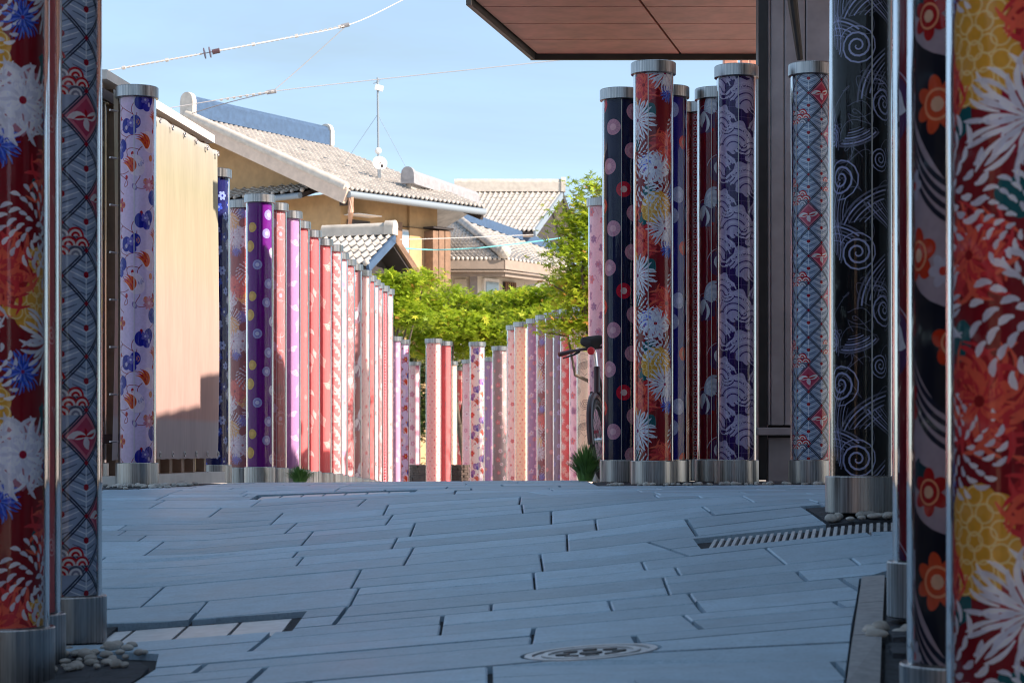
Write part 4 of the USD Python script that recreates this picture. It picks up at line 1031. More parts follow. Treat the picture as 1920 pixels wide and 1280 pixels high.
# ================================================================ houses
plain('ochre_wall', (.46, .30, .155), .9, vary=(4, .85, 1.12), bump=(90, .4, .004))
plain('cream_wall', (.58, .54, .47), .85, vary=(3, .85, 1.1), bump=(60, .3, .004))
plain('grey_wall', (.30, .29, .31), .85, vary=(3, .85, 1.1))
plain('roof_tile', (.42, .385, .35), .5, vary=(3.0, .6, 1.25))
plain('ridge_tile', (.038, .08, .155), .8, vary=(6, .8, 1.2))
plain('ridge_grey', (.26, .26, .28), .7, vary=(6, .8, 1.2))
plain('ridge_pale', (.50, .46, .41), .6, vary=(6, .8, 1.15))
plain('barge_cream', (.60, .47, .38), .7, vary=(5, .85, 1.1))
plain('brown_timber', (.20, .115, .07), .7, vary=(8, .75, 1.2), bump=(30, .3, .006))
plain('dark_timber', (.035, .028, .028), .7, vary=(8, .7, 1.2))
plain('brown_fascia', (.27, .215, .175), .55, vary=(5, .85, 1.1))
plain('gutter_blue', (.20, .24, .28), .4)
plain('white_trim', (.75, .74, .72), .5)
plain('copper_pipe', (.46, .28, .20), .5)
plain('blue_glass', (.30, .42, .52), .12, spec=.7)
def tiles(A, B, C, D, nc, nr, amp=.045, step=.03):
    """a tiled slope: A,B along the eave (left, right), C,D along the ridge (right, left); pantiles with real relief"""
    A, B, C, D = (np.asarray(q, float) for q in (A, B, C, D))
    n = np.cross(B - A, D - A); n /= np.linalg.norm(n)
    if n[2] < 0: n = -n
    nu = nc * 6 + 1; us = np.linspace(0, 1, nu); ph = (us * nc) % 1.0
    prof = amp * (np.where(ph < .62, -.35 * np.sin(np.pi * ph / .62), .9 * np.sin(np.pi * (ph - .62) / .38)))
    vs, lift = [], []
    for k in range(nr): vs += [k / nr, (k + .985) / nr]; lift += [step, 0.0]
    vs, lift = np.array(vs), np.array(lift)
    U, W = np.meshgrid(us, vs, indexing='ij')
    Pt = (A * ((1 - U) * (1 - W))[..., None] + B * (U * (1 - W))[..., None] + C * (U * W)[..., None] + D * ((1 - U) * W)[..., None]) + n * (prof[:, None] + lift[None, :])[..., None]
    nv = len(vs); i, j = np.meshgrid(np.arange(nu - 1), np.arange(nv - 1), indexing='ij')
    q = np.stack([i * nv + j, (i + 1) * nv + j, (i + 1) * nv + j + 1, i * nv + j + 1], -1).reshape(-1, 4)
    return trimesh.Trimesh(Pt.reshape(-1, 3), np.vstack([q[:, [0, 1, 2]], q[:, [0, 2, 3]]]), process=False)
def roof_slope(parent, A, B, C, D, nc, nr, sm=35, under='dark_timber', name='roof_tiles'):
    tag(obj(name, tiles(A, B, C, D, nc, nr), 'roof_tile', parent, sm), kind='stuff')
    A, B, C, D = (np.asarray(q, float) - (0, 0, .05) for q in (A, B, C, D)); n = np.cross(B - A, D - A)
    pts = [A, B, C, D] if n[2] > 0 else [A, D, C, B]
    obj('roof_boarding', thick(pts, .12), under, parent)
    for k in range(nc + 1):                                     # round tile ends along the eave
        p = (A * (1 - k / nc) + B * (k / nc)) + (0, 0, .07); m = trimesh.creation.icosphere(1, .055); m.apply_translation(p)
        yield m
def ridge(parent, p, q, w, h, m='ridge_tile', endm='ridge_pale', e0=True, e1=True):
    p, q = np.asarray(p, float), np.asarray(q, float); u = (q - p) / np.linalg.norm(q - p)
    r = obj('ridge', obar(p + (0, 0, h / 2), q + (0, 0, h / 2), w, h), m, parent)
    obj('ridge_cap', tube([p + (0, 0, h), q + (0, 0, h)], w * .42, 10), m, r, 40)
    for on, s, dr in ((e0, p, -1), (e1, q, 1)):
        if on:
            obj('ridge_end', obar(s + u * dr * .002 + (0, 0, h * .52), s + u * dr * .16 + (0, 0, h * .52), w * 1.25, h * 1.05), endm, parent)
            obj('ridge_end', tube([s + u * dr * .0 + (0, 0, h * 1.03), s + u * dr * .165 + (0, 0, h * 1.03)], w * .60, 14), endm, parent, 40)
eL, eR, rL, rR = P(650, 354, 6.5), P(905, 388, 6.5), P(350, 218, 8.79), P(615, 274, 8.79)
h1 = thing('ochre_house', 'ochre walled house with a big grey tiled roof and dark blue ridge', 'house')
ends = list(roof_slope(h1, eL, eR, rR, rL, 30, 27))
tag(obj('eave_tile_ends', cat(*ends), 'roof_tile', h1, 40), kind='stuff')
bL, bR = 2 * rL - eL, 2 * rR - eR; bL[2], bR[2] = eL[2], eR[2]
obj('rear_roof', thick([bL, rL, rR, bR][::-1] if np.cross(rL - bL, rR - rL)[2] < 0 else [bL, rL, rR, bR], .1), 'roof_tile', h1)
uu = (eR - eL); uu[2] = 0; uu /= np.linalg.norm(uu); vv = np.array([uu[1], -uu[0], 0])
ridge(h1, rL + uu * .12, rR - uu * .12, .34, .42)
fL = rL - uu * .02
obj('bargeboard', obar(rL + (0, 0, -.16), eL + (0, 0, -.20), .14, .36), 'barge_cream', h1)
obj('verge_tiles', tube([rL + (0, 0, .05), eL + (0, 0, .05)], .12, 10), 'ridge_pale', h1, 40)
obj('bargeboard', obar(rR + (0, 0, -.16), eR + (0, 0, -.2), .1, .3), 'dark_timber', h1)
obj('bargeboard', obar(rL + (0, 0, -.16), bL + (0, 0, -.2), .14, .36), 'barge_cream', h1)
gt = obj('gutter', tube([eL + vv * .06 + (0, 0, -.14), eR + vv * .06 + (0, 0, -.14)], .09, 10), 'gutter_blue', h1, 40)
gz1 = G(0, 55)
w0 = eL - vv * .95 + uu * .75; w1 = eR - vv * .95 - uu * 1.75
depth = np.dot(eL - bL, vv) - 1.9
c4 = [w0, w1, w1 - vv * depth, w0 - vv * depth]
obj('wall', trimesh.creation.extrude_polygon(Polygon([(p[0], p[1]) for p in c4]), 6.5 + E - gz1 + .15, engine='earcut').apply_translation((0, 0, gz1 - .1)), 'ochre_wall', h1)
ga, gb, gc = w0.copy(), (w0 - vv * depth), None
ap = (ga + gb) / 2; ap[2] = 8.4 + E; ga[2] = gb[2] = 6.5 + E + .1
for s_, nm in ((uu * .02, 'gable'), ): obj('gable', thick([ga - s_, gb - s_, ap - s_], .1), 'ochre_wall', h1)
obj('corner_post', obar((*(w0[:2] + vv[:2] * .02), gz1), (*(w0[:2] + vv[:2] * .02), 6.6 + E), .22, .22), 'dark_timber', h1)
obj('corner_post', obar((*(w1[:2] + vv[:2] * .02), gz1), (*(w1[:2] + vv[:2] * .02), 6.5 + E), .14, .14), 'brown_timber', h1)
br0 = w0 + vv * .1; obj('eave_bracket', obar((br0[0], br0[1], 6.35 + E), (*(eL[:2] - vv[:2] * .1), 6.25 + E), .2, .3), 'dark_timber', h1)
# rain pipe
pq = eL + vv * .05 + uu * .1
obj('rain_pipe', tube([pq + (0, 0, -.15), pq + (0, 0, -.55), w0 + vv * .12 + uu * .15 + (0, 0, -1.25), w0 + vv * .12 + uu * .15 + (0, 0, -4)], .075, 10), 'copper_pipe', h1, 40)
# lean-to roof along the gable side
l0 = w0 + vv * .35; l1 = w0 - vv * (depth + .2)
lB = P(566, 358, 6.55); lA = lB - vv * (depth + .4); lC, lD = lB + uu * 1.3 + (0, 0, .45), lA + uu * 2.6 + (0, 0, 1.45)
ends = list(roof_slope(h1, lA, lB, lC, lD, 26, 12, name='lean_to_tiles')); tag(obj('eave_tile_ends', cat(*ends), 'roof_tile', h1, 40), kind='stuff')
obj('gutter', tube([lA - uu * .06 + (0, 0, -.12), lB - uu * .06 + (0, 0, -.12)], .08, 10), 'gutter_blue', h1, 40)
# window, hood and shutter boxes on the eave side
def on_wall(px, py, off=0.0):
    """the point of the eave-side wall seen at a pixel"""
    dr = np.array([(px - 960) / FP, 1.0, (HY - py) / FP]); o = w0 + vv * off
    t = np.dot(o - (0, 0, E), vv) / np.dot(dr, vv); return dr * t + (0, 0, E)
def wall_box(parent, name, x0, y0, x1, y1, t, m, off=0.0):
    a, b = on_wall(x0, y0, off), on_wall(x1, y1, off); w_ = np.dot(b - a, uu); c = a + uu * w_ / 2
    zt2, zb2 = a[2], b[2]; q0 = np.array([c[0], c[1], zb2]); q1 = np.array([c[0], c[1], zt2])
    return obj(name, obar(q0 + vv * t / 2, q1 + vv * t / 2, t, abs(w_), uu) if False else obar(q0 + vv * t / 2, q1 + vv * t / 2, abs(w_), t, vv), m, parent)
wn = wall_box(h1, 'window_hood', 645, 402, 690, 409, .5, 'white_trim')
wall_box(h1, 'window', 650, 411, 690, 440, .08, 'dark_timber')
wn = wall_box(h1, 'window', 746, 430, 790, 510, .05, 'white_trim')
wall_box(wn, 'pane', 750, 434, 765, 506, .03, 'blue_glass', .051); wall_box(wn, 'pane', 768, 434, 787, 506, .03, 'blue_glass', .051)
wall_box(h1, 'window_sill', 742, 424, 792, 430, .16, 'dark_timber')
for k in range(3): wall_box(h1, 'shutter_board', 791 + k * 11.5, 434, 801 + k * 11.5, 548, .40, 'brown_timber')
wall_box(h1, 'shutter_top', 789, 426, 827, 434, .46, 'dark_timber')
wall_box(h1, 'shutter_board', 728, 416, 744, 470, .2, 'brown_timber')
# lower wing with a grey ridge behind
k0, k1 = P(768, 345, 7.0), P(890, 384, 7.0); 
ridge(h1, k0, k1, .30, .26, 'ridge_grey', 'ridge_grey', True, False)
ww_ = vv * 1.6; obj('wing_roof', thick([k1 + (0, 0, .02), k1 - ww_ - (0, 0, .6), k0 - ww_ - (0, 0, .6), k0 + (0, 0, .02)], .15), 'roof_tile', h1)
obj('wing_wall', trimesh.creation.extrude_polygon(Polygon([tuple(k0[:2]), tuple((k0 + uu * 1.1)[:2]), tuple((k0 + uu * 1.1 - vv * 1.2)[:2]), tuple((k0 - vv * 1.2)[:2])]), 6.5 + E - gz1, engine='earcut').apply_translation((0, 0, gz1)), 'ochre_wall', h1)
# antenna mast and dish
an = thing('antenna_mast', 'thin roof antenna mast rising over the ochre house roof', 'antenna')
ad = 57.0; ab, at_ = PD(710, 300, ad), PD(708, 146, ad)
obj('mast', tube([ab - (0, 0, .5), at_], .028, 8), 'gutter_blue', an); obj('head', obar(PD(704, 163, ad), PD(718, 167, ad), .10, .14), 'white_trim', an)
obj('antenna_rod', tube([PD(700, 157, ad), PD(712, 152, ad)], .012, 6), 'gutter_blue', an); obj('insulator', T(trimesh.creation.icosphere(2, .09), *PD(709, 283, ad)), 'white_trim', an, True)
for s in (-1, 1): obj('guy_wire', tube([PD(708, 215, ad), PD(708 + s * 62, 318 + s * 12, ad + .3)], .006, 5), 'gutter_blue', an)
ds = thing('satellite_dish', 'white satellite dish on the ridge side of the ochre roof', 'dish', PD(712, 307, ad - .35))
dm = lathe([(0, .0), (.08, .006), (.14, .022), (.19, .045), (.192, .050), (.14, .028), (.08, .012), (0, .008)], 32); dm.apply_transform(trimesh.geometry.align_vectors((0, 0, 1), (.25, -.9, .3)))
obj('reflector', dm, 'white_trim', ds, 40); obj('arm', tube([(0, -.0, -.17), (.08, -.30, -.12)], .012, 6), 'gutter_blue', ds); obj('receiver', T(bevel_box(.07, .1, .07, .01), .08, -.30, -.10), 'dark_timber', ds)
obj('logo', trimesh.creation.extrude_polygon(Polygon([(-.06, -.03), (-.01, .0), (.05, .055), (.02, -.005), (.06, -.02), (-.0, -.02)]), .004, engine='earcut').apply_transform(trimesh.transformations.concatenate_matrices(trimesh.transformations.translation_matrix((.012, -.045, .01)), trimesh.transformations.rotation_matrix(math.radians(72), (1, 0, 0)))), 'dark_timber', ds)
obj('mount', tube([(0, .04, -.02), (0, .25, -.35)], .02, 8), 'gutter_blue', ds)

# small gate roof in front
h2 = thing('gate_roof', 'small tiled gable roof with a pale ridge standing before the ochre house', 'gate roof')
gd = 34.0; apx = PD(737, 440, gd); gn = np.array([.93, -.367, 0]); gs = np.array([-.367, -.93, 0])
GL_, half, drop = 1.25, 1.0, .55
back = apx - gn * GL_
A_, B_ = back + gs * half - (0, 0, drop), apx + gs * half - (0, 0, drop)
ends = list(roof_slope(h2, A_, B_, apx, back, 9, 5)); tag(obj('eave_tile_ends', cat(*ends), 'roof_tile', h2, 40), kind='stuff')
A2, B2 = apx - gs * half - (0, 0, drop), back - gs * half - (0, 0, drop)
ends = list(roof_slope(h2, A2, B2, back, apx, 9, 5)); tag(obj('eave_tile_ends', cat(*ends), 'roof_tile', h2, 40), kind='stuff')
ridge(h2, back, apx - gn * .12, .16, .13, 'ridge_pale', 'ridge_pale', False, True)
obj('bargeboard', obar(apx + gn * .03 - (0, 0, .06), B_ + gn * .03 - (0, 0, .06), .05, .12), 'ridge_tile', h2); obj('bargeboard', obar(apx + gn * .03 - (0, 0, .06), A2 + gn * .03 - (0, 0, .06), .05, .12), 'brown_timber', h2)
for s in (-1, 1):
    for o in (.25, GL_ - .25):
        p = apx - gn * o + gs * s * half * .68; obj('gate_post', obar((p[0], p[1], G(p[0], p[1]) - .05), (p[0], p[1], apx[2] - drop * .8), .14, .14, gn), 'dark_timber', h2)
p0, p1 = apx - gn * .3 + gs * .6, apx - gn * .3 - gs * .6
obj('gate_leaf', thick([(p0[0], p0[1], G(*p0[:2])), (p1[0], p1[1], G(*p1[:2])), (p1[0], p1[1], apx[2] - .5), (p0[0], p0[1], apx[2] - .5)], .06), 'dark_timber', h2)
obj('gable_fill', thick([apx - gn * .35 - (0, 0, .12), apx - gn * .35 + gs * half * .8 - (0, 0, drop * .95), apx - gn * .35 - gs * half * .8 - (0, 0, drop * .95)], .05), 'dark_timber', h2)

# far house with a hipped lower roof and an upper gabled storey
h3 = thing('hipped_house', 'pale walled house with a hipped tiled roof right of the ochre house', 'house')
Cc, EL, ER = P(945, 486, 5.2), P(815, 486, 5.2), P(1066, 503, 5.2)
Tt, TL = P(845, 405, 7.2), P(770, 405, 7.2); TR = P(1063, 480, 7.2)
ends = list(roof_slope(h3, EL, Cc, Tt, TL, 15, 15)); tag(obj('eave_tile_ends', cat(*ends), 'ridge_pale', h3, 40), kind='stuff')
ends = list(roof_slope(h3, Cc, ER, TR, Tt, 17, 15)); tag(obj('eave_tile_ends', cat(*ends), 'ridge_pale', h3, 40), kind='stuff')
obj('hip_ridge', tube([Cc + (0, 0, .12), Tt + (0, 0, .12)], .13, 10), 'roof_tile', h3, 40); obj('hip_end', T(trimesh.creation.icosphere(1, .2), *(Cc + (0, 0, .2))), 'ridge_pale', h3)
obj('top_ridge', obar(Tt + (0, 0, .12), TR + (0, 0, .12), .3, .3), 'ridge_tile', h3)
cen = (EL + ER + Tt + TR) / 4; ins = lambda p, k=.12: p + (cen - p) * k
for a, b in ((EL, Cc), (Cc, ER)):
    obj('fascia', obar(a + (0, .02, -.14), b + (0, .02, -.14), .08, .26), 'brown_fascia', h3)
    obj('fascia', obar(ins(a, .03) + (0, 0, -.40), ins(b, .03) + (0, 0, -.40), .06, .16), 'brown_fascia', h3)
gz3 = G(0, 60)
cw = [ins(EL, .02) + (0, 1.1, 0), Cc + (-.75, 1.3, 0), ER + (-1.3, .0, 0), ER + (-3, 8, 0), EL + (0, 10, 0)]
obj('wall', trimesh.creation.extrude_polygon(Polygon([(p[0], p[1]) for p in cw]), 5.3 + E - gz3, engine='earcut').apply_translation((0, 0, gz3)), 'cream_wall', h3)
obj('eave_soffit', thick([EL + (0, 0, -.3), Cc + (0, 0, -.3), ER + (0, 0, -.3), ER + (-4, 6, -.3), EL + (0, 8, -.3)], .04), 'brown_fascia', h3)
def face_box(parent, name, a, b, f0, f1, z0, z1, t, m):
    u_ = (b - a); L = np.linalg.norm(u_[:2]); u_ = u_ / L; u_[2] = 0; n_ = np.array([u_[1], -u_[0], 0]); p = a + u_ * L * (f0 + f1) / 2 + n_ * t / 2
    return obj(name, obar((p[0], p[1], z0 + E), (p[0], p[1], z1 + E), L * (f1 - f0), t, n_), m, parent)
a_, b_, c_ = cw[0], cw[1], cw[2]
face_box(h3, 'downpipe', a_, b_, .26, .30, gz3 - E, 4.75, .14, 'white_trim'); face_box(h3, 'window', a_, b_, .42, .72, 3.6, 4.75, .06, 'cream_wall')
face_box(h3, 'corner_post', a_, b_, .80, .995, gz3 - E, 4.85, .08, 'grey_wall')
w_ = face_box(h3, 'window', b_, c_, .10, .42, 3.7, 4.8, .08, 'white_trim'); face_box(w_, 'pane', b_, c_, .13, .39, 3.8, 4.7, .11, 'blue_glass')
for k in range(6): face_box(h3, 'window_bar', b_, c_, .56 + .04 * k, .58 + .04 * k, 3.5, 4.75, .10, 'brown_timber')
face_box(h3, 'window', b_, c_, .54, .80, 3.4, 4.75, .05, 'dark_timber')
# upper storey
U0, U1, U2, U3 = P(820, 432, 7.5), P(1000, 432, 7.5), P(1052, 360, 9.5), P(852, 360, 9.5)
ends = list(roof_slope(h3, U0, U1, U2, U3, 20, 12)); tag(obj('eave_tile_ends', cat(*ends), 'ridge_pale', h3, 40), kind='stuff')
ridge(h3, U3, U2, .34, .34, 'ridge_pale', 'ridge_pale', False, True)
dv = U2 - U1; U4 = U2 + np.array([dv[0], dv[1], -dv[2]]); U5 = U3 + np.array([dv[0], dv[1], -dv[2]])
obj('rear_roof', thick([U3, U2, U4, U5][::-1] if np.cross(U2 - U3, U4 - U2)[2] < 0 else [U3, U2, U4, U5], .12), 'roof_tile', h3)
obj('bargeboard', obar(U1 + (.04, 0, -.1), U2 + (.04, 0, -.1), .08, .24), 'gutter_blue', h3); obj('bargeboard', obar(U4 + (.04, 0, -.1), U2 + (.04, 0, -.1), .08, .24), 'dark_timber', h3)
m0 = (U1 + U4) / 2
up = [U0 + (.4, 1.0, 0), U1 + (-.15, 1.0, 0), U4 + (-.75, -.9, 0), U5 + (.4, -.9, 0)]
obj('upper_wall', trimesh.creation.extrude_polygon(Polygon([(p[0], p[1]) for p in up]), 7.6 - 4.6, engine='earcut').apply_translation((0, 0, 4.6 + E)), 'grey_wall', h3)
obj('gable', thick([(*up[1][:2], 7.6 + E), (*up[2][:2], 7.6 + E), (U2[0] - .45, U2[1], 9.2 + E)], .1), 'dark_timber', h3)
obj('eave_board', obar(U0 + (0, .1, -.16), U1 + (0, .1, -.16), .1, .12), 'brown_fascia', h3)

# ================================================================ overhead cables
plain('cable_pale', (.5, .48, .46), .45, metal=.2); plain('cable_grey', (.25, .25, .27), .6); plain('insulator_dark', (.09, .05, .06), .3); plain('cable_teal', (.12, .42, .44), .5)
def cable(name, pts, r, m, label, group=None):
    t = thing(name, label, 'cable', group=group)
    P_ = [PD(*q) for q in pts]
    s = np.linspace(0, 1, len(P_)); f = PchipInterpolator(s, np.array(P_)); L = f(np.linspace(0, 1, 60))
    obj('wire', tube(L, r, 6), m, t, True); return t, f
c1, f1 = cable('overhead_cable', [(-160, 205, 27), (60, 158, 28), (228, 128, 28.6), (390, 99, 29), (520, 75, 29.5), (650, 48, 30), (760, -2, 30.6), (900, -70, 31)], .007, 'cable_pale', 'upper overhead cable with bright spacers and two dark insulator discs')
sv = random.Random(6)
for k in range(46):
    px = 232 + k * 9; py = np.interp(px, (228, 390, 520, 650), (128, 99, 75, 48)); d = np.interp(px, (228, 650), (28.6, 30))
    if abs(px - 395) < 14: continue
    obj('spacer', tube([PD(px - 3, py + .6, d), PD(px + 3, py - .6, d)], .014 if k % 9 else .026, 6), 'cable_pale', c1)
for px in (383, 393): obj('insulator_disc', tube([PD(px, 99.5 - (px - 388) * .2, 29), PD(px + 1.6, 99.2 - (px - 388) * .2, 29)], .075, 14), 'insulator_dark', c1)
obj('clamp', tube([PD(398, 98, 29), PD(412, 95, 29)], .035, 8), 'insulator_dark', c1); obj('clamp', tube([PD(640, 50, 30), PD(655, 46, 30)], .03, 8), 'cable_grey', c1)
c2, f2 = cable('overhead_cable', [(-100, 268, 27), (200, 222, 28), (340, 199, 28.8), (510, 172, 29.5), (720, 148, 30.4), (900, 129, 31), (1050, 113, 31.6), (1400, 70, 33)], .0065, 'cable_grey', 'lower overhead cable running right until it passes behind the canopy')
for k in range(9): px = 415 + k * 12; py = np.interp(px, (340, 510, 720), (199, 172, 148)); obj('spacer', tube([PD(px - 2.5, py + .4, 29.3), PD(px + 2.5, py - .4, 29.3)], .018, 6), 'cable_pale', c2)
obj('clamp', tube([PD(500, 173.6, 29.5), PD(518, 171, 29.5)], .03, 8), 'cable_grey', c2)
cable('link_cable', [(648, 50, 30), (580, 112, 29.8), (511, 172, 29.5)], .0065, 'cable_grey', 'short slanting wire that links the upper and lower cables')
cable('link_cable', [(360, 213, 30), (430, 192, 29.8), (505, 174, 29.5)], .007, 'cable_grey', 'thin wire under the lower cable over the dark blue ridge')
cable('drop_cable', [(742, 463, 40), (800, 468, 42), (880, 466, 44), (1010, 452, 46), (1200, 420, 50)], .014, 'cable_teal', 'teal wire strung before the hipped house')
cable('drop_cable', [(742, 449, 40), (830, 447, 42), (1000, 440, 46)], .009, 'cable_pale', 'pale thin wire just above the teal wire')

# ================================================================ trees
mat('maple_leaf', {
    'a': ('attribute', {'attribute': 'leaf_tone'}), 'r': ('rgb_ramp', {'ramp': [(0, (.06, .10, .008)), (.35, (.17, .27, .014)), (.75, (.38, .49, .03)), (.95, (.58, .57, .05)), (1, (.45, .22, .05))]}),
    'p': ('principled_bsdf', {'roughness': .55, 'specular_ior_level': .3}), 't': ('translucent_bsdf', {}), 'm': ('mix_closure', {'fac': .42})},
    [('a.fac', 'r.fac'), ('r.color', 'p.base_color'), ('r.color', 't.color'), ('p.BSDF', 'm.closure1'), ('t.BSDF', 'm.closure2')], surface='m.closure')
plain('bark', (.11, .085, .065), .9, vary=(14, .6, 1.3), bump=(30, .6, .02))
LOBES = []
for k in range(5):
    a = math.radians(-100 + 50 * k) + math.pi / 2; L = (.62, .9, 1.0, .9, .62)[k]
    LOBES.append([(0, -.12), (math.cos(a - .34) * L * .42, math.sin(a - .34) * L * .42), (math.cos(a) * L, math.sin(a) * L), (math.cos(a + .34) * L * .42, math.sin(a + .34) * L * .42)])
LV = np.array([p for l in LOBES for p in l]); LF = np.array([f for k in range(5) for f in ([4 * k, 4 * k + 1, 4 * k + 2], [4 * k, 4 * k + 2, 4 * k + 3])])
def foliage(r, centres, n, size, tone):
    """maple leaves scattered in flat sprays round the centres (x, y, z, rx, ry, rz)"""
    cs = np.array([c[:6] for c in centres]); wt = (cs[:, 3] * cs[:, 4]) ** .8; wt = wt / wt.sum()
    rg = np.random.default_rng(r)
    # sprays within each clump
    ns = n // 9; ci = rg.choice(len(cs), ns, p=wt); u = rg.normal(size=(ns, 3)); u /= np.linalg.norm(u, axis=1, keepdims=True); u *= rg.uniform(.35, 1.0, (ns, 1)) ** .6
    sp = cs[ci, :3] + u * cs[ci, 3:]
    idx = np.repeat(np.arange(ns), 9); off = rg.normal(size=(len(idx), 3)) * (.11, .11, .028)
    pos = sp[idx] + off; pos[:, 2] -= .12 * (off[:, 0] ** 2 + off[:, 1] ** 2) / .02 * .05
    N = len(pos); yaw = rg.uniform(0, 2 * np.pi, N); tilt = rg.normal(0, .5, N); roll = rg.normal(0, .45, N); s = size * rg.uniform(.5, 1.4, N)
    cy, sy, ct, st_, cr, sr = np.cos(yaw), np.sin(yaw), np.cos(tilt), np.sin(tilt), np.cos(roll), np.sin(roll)
    ex = np.stack([cy * cr + sy * st_ * sr, sy * cr - cy * st_ * sr, -ct * sr], 1); ey = np.stack([-sy * ct, cy * ct, st_], 1)
    v = pos[:, None] + s[:, None, None] * (LV[None, :, :1] * ex[:, None] + LV[None, :, 1:] * ey[:, None])
    f = (np.arange(N) * len(LV))[:, None, None] + LF[None]
    tn = np.clip(tone + .35 * (meshkit.noise(sp * 2.2) - .5)[idx] + rg.normal(0, .16, N), 0, 1)
    return v.reshape(-1, 3), f.reshape(-1, 3), np.repeat(tn, len(LV))
def leafy(parent, name, data, m='maple_leaf'):
    v, f, tn = data
    p = usdkit.mesh(stage, numbered(str(parent.GetPath()), name), (v, f), M[m]); UsdGeom.PrimvarsAPI(p).CreatePrimvar('leaf_tone', Sdf.ValueTypeNames.FloatArray, 'vertex').Set(Vt.FloatArray.FromNumpy(tn.astype(np.float32)))
    return tag(p, kind='stuff')
def tree(name, label, foot, clumps, n, size, tone, seed, trunk_r=.07, group=None):
    x, d = foot; z = G(x, d); t = thing(name, label, 'tree', group=group); r = random.Random(seed)
    top = np.mean([c[:3] for c in clumps], 0); fork = np.array([x, d, z]) + (top - (x, d, z)) * .42 + (r.uniform(-.1, .1), 0, 0)
    obj('trunk', tube([(x, d, z - .1), (x + .02, d, z + .3), fork * .5 + np.array([x, d, z]) * .5 + (.05, 0, 0), fork], [trunk_r * 1.25, trunk_r, trunk_r * .85, trunk_r * .7], 10), 'bark', t, True)
    for c in clumps:
        p = np.array(c[:3]) - (0, 0, .1); mid = fork * .45 + p * .55 + (r.uniform(-.12, .12), r.uniform(-.1, .1), -.12)
        obj('limb', tube([fork, mid, p, p + (r.uniform(-.3, .3), 0, c[5] * .6)], [trunk_r * .5, trunk_r * .32, trunk_r * .2, .006], 7), 'bark', t, True)
    leafy(t, 'crown', foliage(seed, clumps, n, size, tone)); return t
def clump(px, py, d, rx, rz, ry=None):
    p = PD(px, py, d); return (*p, rx, ry or rx * .8, rz)
tree('maple_tree', 'wide yellow green maple in the middle, beyond the short poles', ((870 - 960) * 33 / FP, 33),
     [clump(775, 585, 33, .50, .30), clump(835, 570, 33, .55, .30), clump(895, 585, 33.2, .55, .28), clump(940, 575, 32.6, .45, .26), clump(800, 640, 32.6, .6, .26), clump(880, 640, 32.8, .65, .28), clump(945, 625, 32.5, .5, .26), clump(755, 560, 33.4, .32, .22), clump(850, 610, 32.2, .7, .25)], 15000, .072, .62, 11)
tree('maple_tree', 'yellow green maple right of the middle, behind the far right row', ((1010 - 960) * 30 / FP, 30),
     [clump(985, 570, 30, .42, .24), clump(1035, 560, 30, .40, .24), clump(1000, 600, 29.6, .45, .2), clump(1060, 590, 29.6, .4, .22), clump(1090, 540, 30, .4, .3), clump(1080, 600, 29, .5, .3)], 7500, .068, .66, 12)
tree('maple_tree', 'tall light maple beside the navy dotted pole, leaves hanging over the far right row', ((1195 - 960) * 19 / FP, 19),
     [clump(1100, 395, 19, .17, .16), clump(1090, 430, 19, .14, .12), clump(1090, 480, 18.8, .20, .16), clump(1080, 520, 19.2, .15, .12), clump(1095, 560, 19, .17, .14), clump(1065, 610, 19, .17, .07), clump(1062, 468, 19, .07, .05), clump(1110, 640, 19, .10, .07), clump(1120, 350, 19, .10, .12), clump(1150, 450, 19, .22, .3), clump(1180, 380, 19.3, .25, .3), clump(1200, 520, 19.2, .3, .3), clump(1100, 440, 19.1, .13, .2), clump(1085, 540, 18.9, .14, .2), clump(1105, 600, 19, .15, .12)], 9000, .05, .68, 13, .045)
tree('maple_tree', 'small maple between the left row and the gate roof', ((720 - 960) * 30 / FP, 30.5),
     [clump(725, 520, 30.5, .16, .10), clump(760, 530, 30.5, .25, .14), clump(740, 560, 30.4, .3, .15), clump(795, 520, 30.8, .22, .16), clump(765, 590, 30.3, .35, .2)], 3600, .066, .62, 14, .05)
tree('maple_tree', 'sunlit green tree seen in the slit right of the black swirl pole', ((1680 - 960) * 26 / FP, 26),
     [clump(1670, 300, 26, .6, .5), clump(1690, 420, 26, .7, .5), clump(1660, 520, 26, .6, .4), clump(1730, 360, 26.4, .7, .6)], 4500, .07, .62, 15)
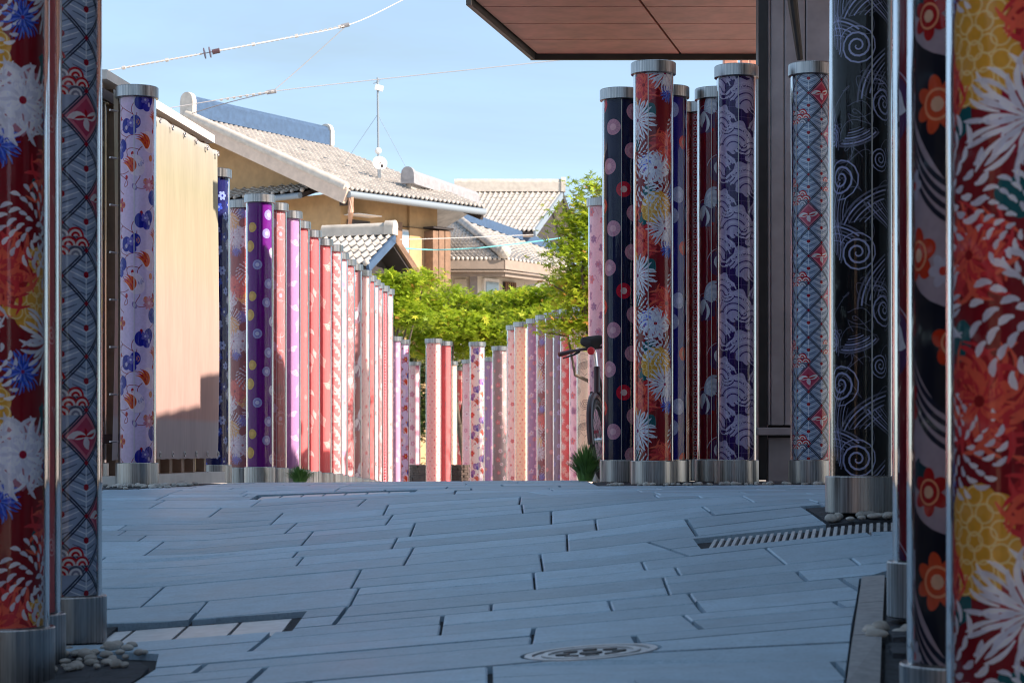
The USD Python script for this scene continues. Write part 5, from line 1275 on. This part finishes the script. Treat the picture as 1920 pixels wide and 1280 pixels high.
# dark hedge that fills the gap under the maples
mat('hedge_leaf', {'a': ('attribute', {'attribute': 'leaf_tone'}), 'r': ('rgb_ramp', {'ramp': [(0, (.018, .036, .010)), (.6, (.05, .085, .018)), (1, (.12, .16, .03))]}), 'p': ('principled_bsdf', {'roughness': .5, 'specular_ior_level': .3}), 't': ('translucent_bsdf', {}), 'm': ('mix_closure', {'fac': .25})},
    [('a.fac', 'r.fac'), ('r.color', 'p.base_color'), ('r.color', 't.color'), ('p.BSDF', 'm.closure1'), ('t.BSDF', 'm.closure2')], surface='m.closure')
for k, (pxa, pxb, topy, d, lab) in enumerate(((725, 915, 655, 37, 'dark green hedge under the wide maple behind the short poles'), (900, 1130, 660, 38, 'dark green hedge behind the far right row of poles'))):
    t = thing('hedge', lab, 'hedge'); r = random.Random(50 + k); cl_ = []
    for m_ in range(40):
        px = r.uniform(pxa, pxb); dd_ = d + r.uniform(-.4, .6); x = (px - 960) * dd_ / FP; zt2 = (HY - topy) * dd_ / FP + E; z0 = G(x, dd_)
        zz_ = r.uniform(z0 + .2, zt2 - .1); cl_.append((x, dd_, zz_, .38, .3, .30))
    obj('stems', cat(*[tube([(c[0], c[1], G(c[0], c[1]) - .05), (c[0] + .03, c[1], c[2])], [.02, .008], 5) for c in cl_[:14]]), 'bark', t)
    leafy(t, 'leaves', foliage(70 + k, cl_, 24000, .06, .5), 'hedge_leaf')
# low garden wall and pink azalea behind the planter
az = thing('azalea', 'low azalea with pink blossoms left of the speckled pole', 'shrub', (0, 0, 0))
ax, ad_ = (802 - 960) * 31 / FP, 31.0
leafy(az, 'leaves', foliage(91, [(ax, ad_, G(ax, ad_) + .25, .16, .16, .2)], 500, .035, .5), 'hedge_leaf')
plain('pink_petal', (.72, .05, .22), .6)
rb = random.Random(8)
for k in range(9): obj('blossom', T(trimesh.creation.icosphere(1, .028), ax + rb.uniform(-.12, .12), ad_ - .14 + rb.uniform(-.03, .03), G(ax, ad_) + rb.uniform(.2, .46)), 'pink_petal', az)
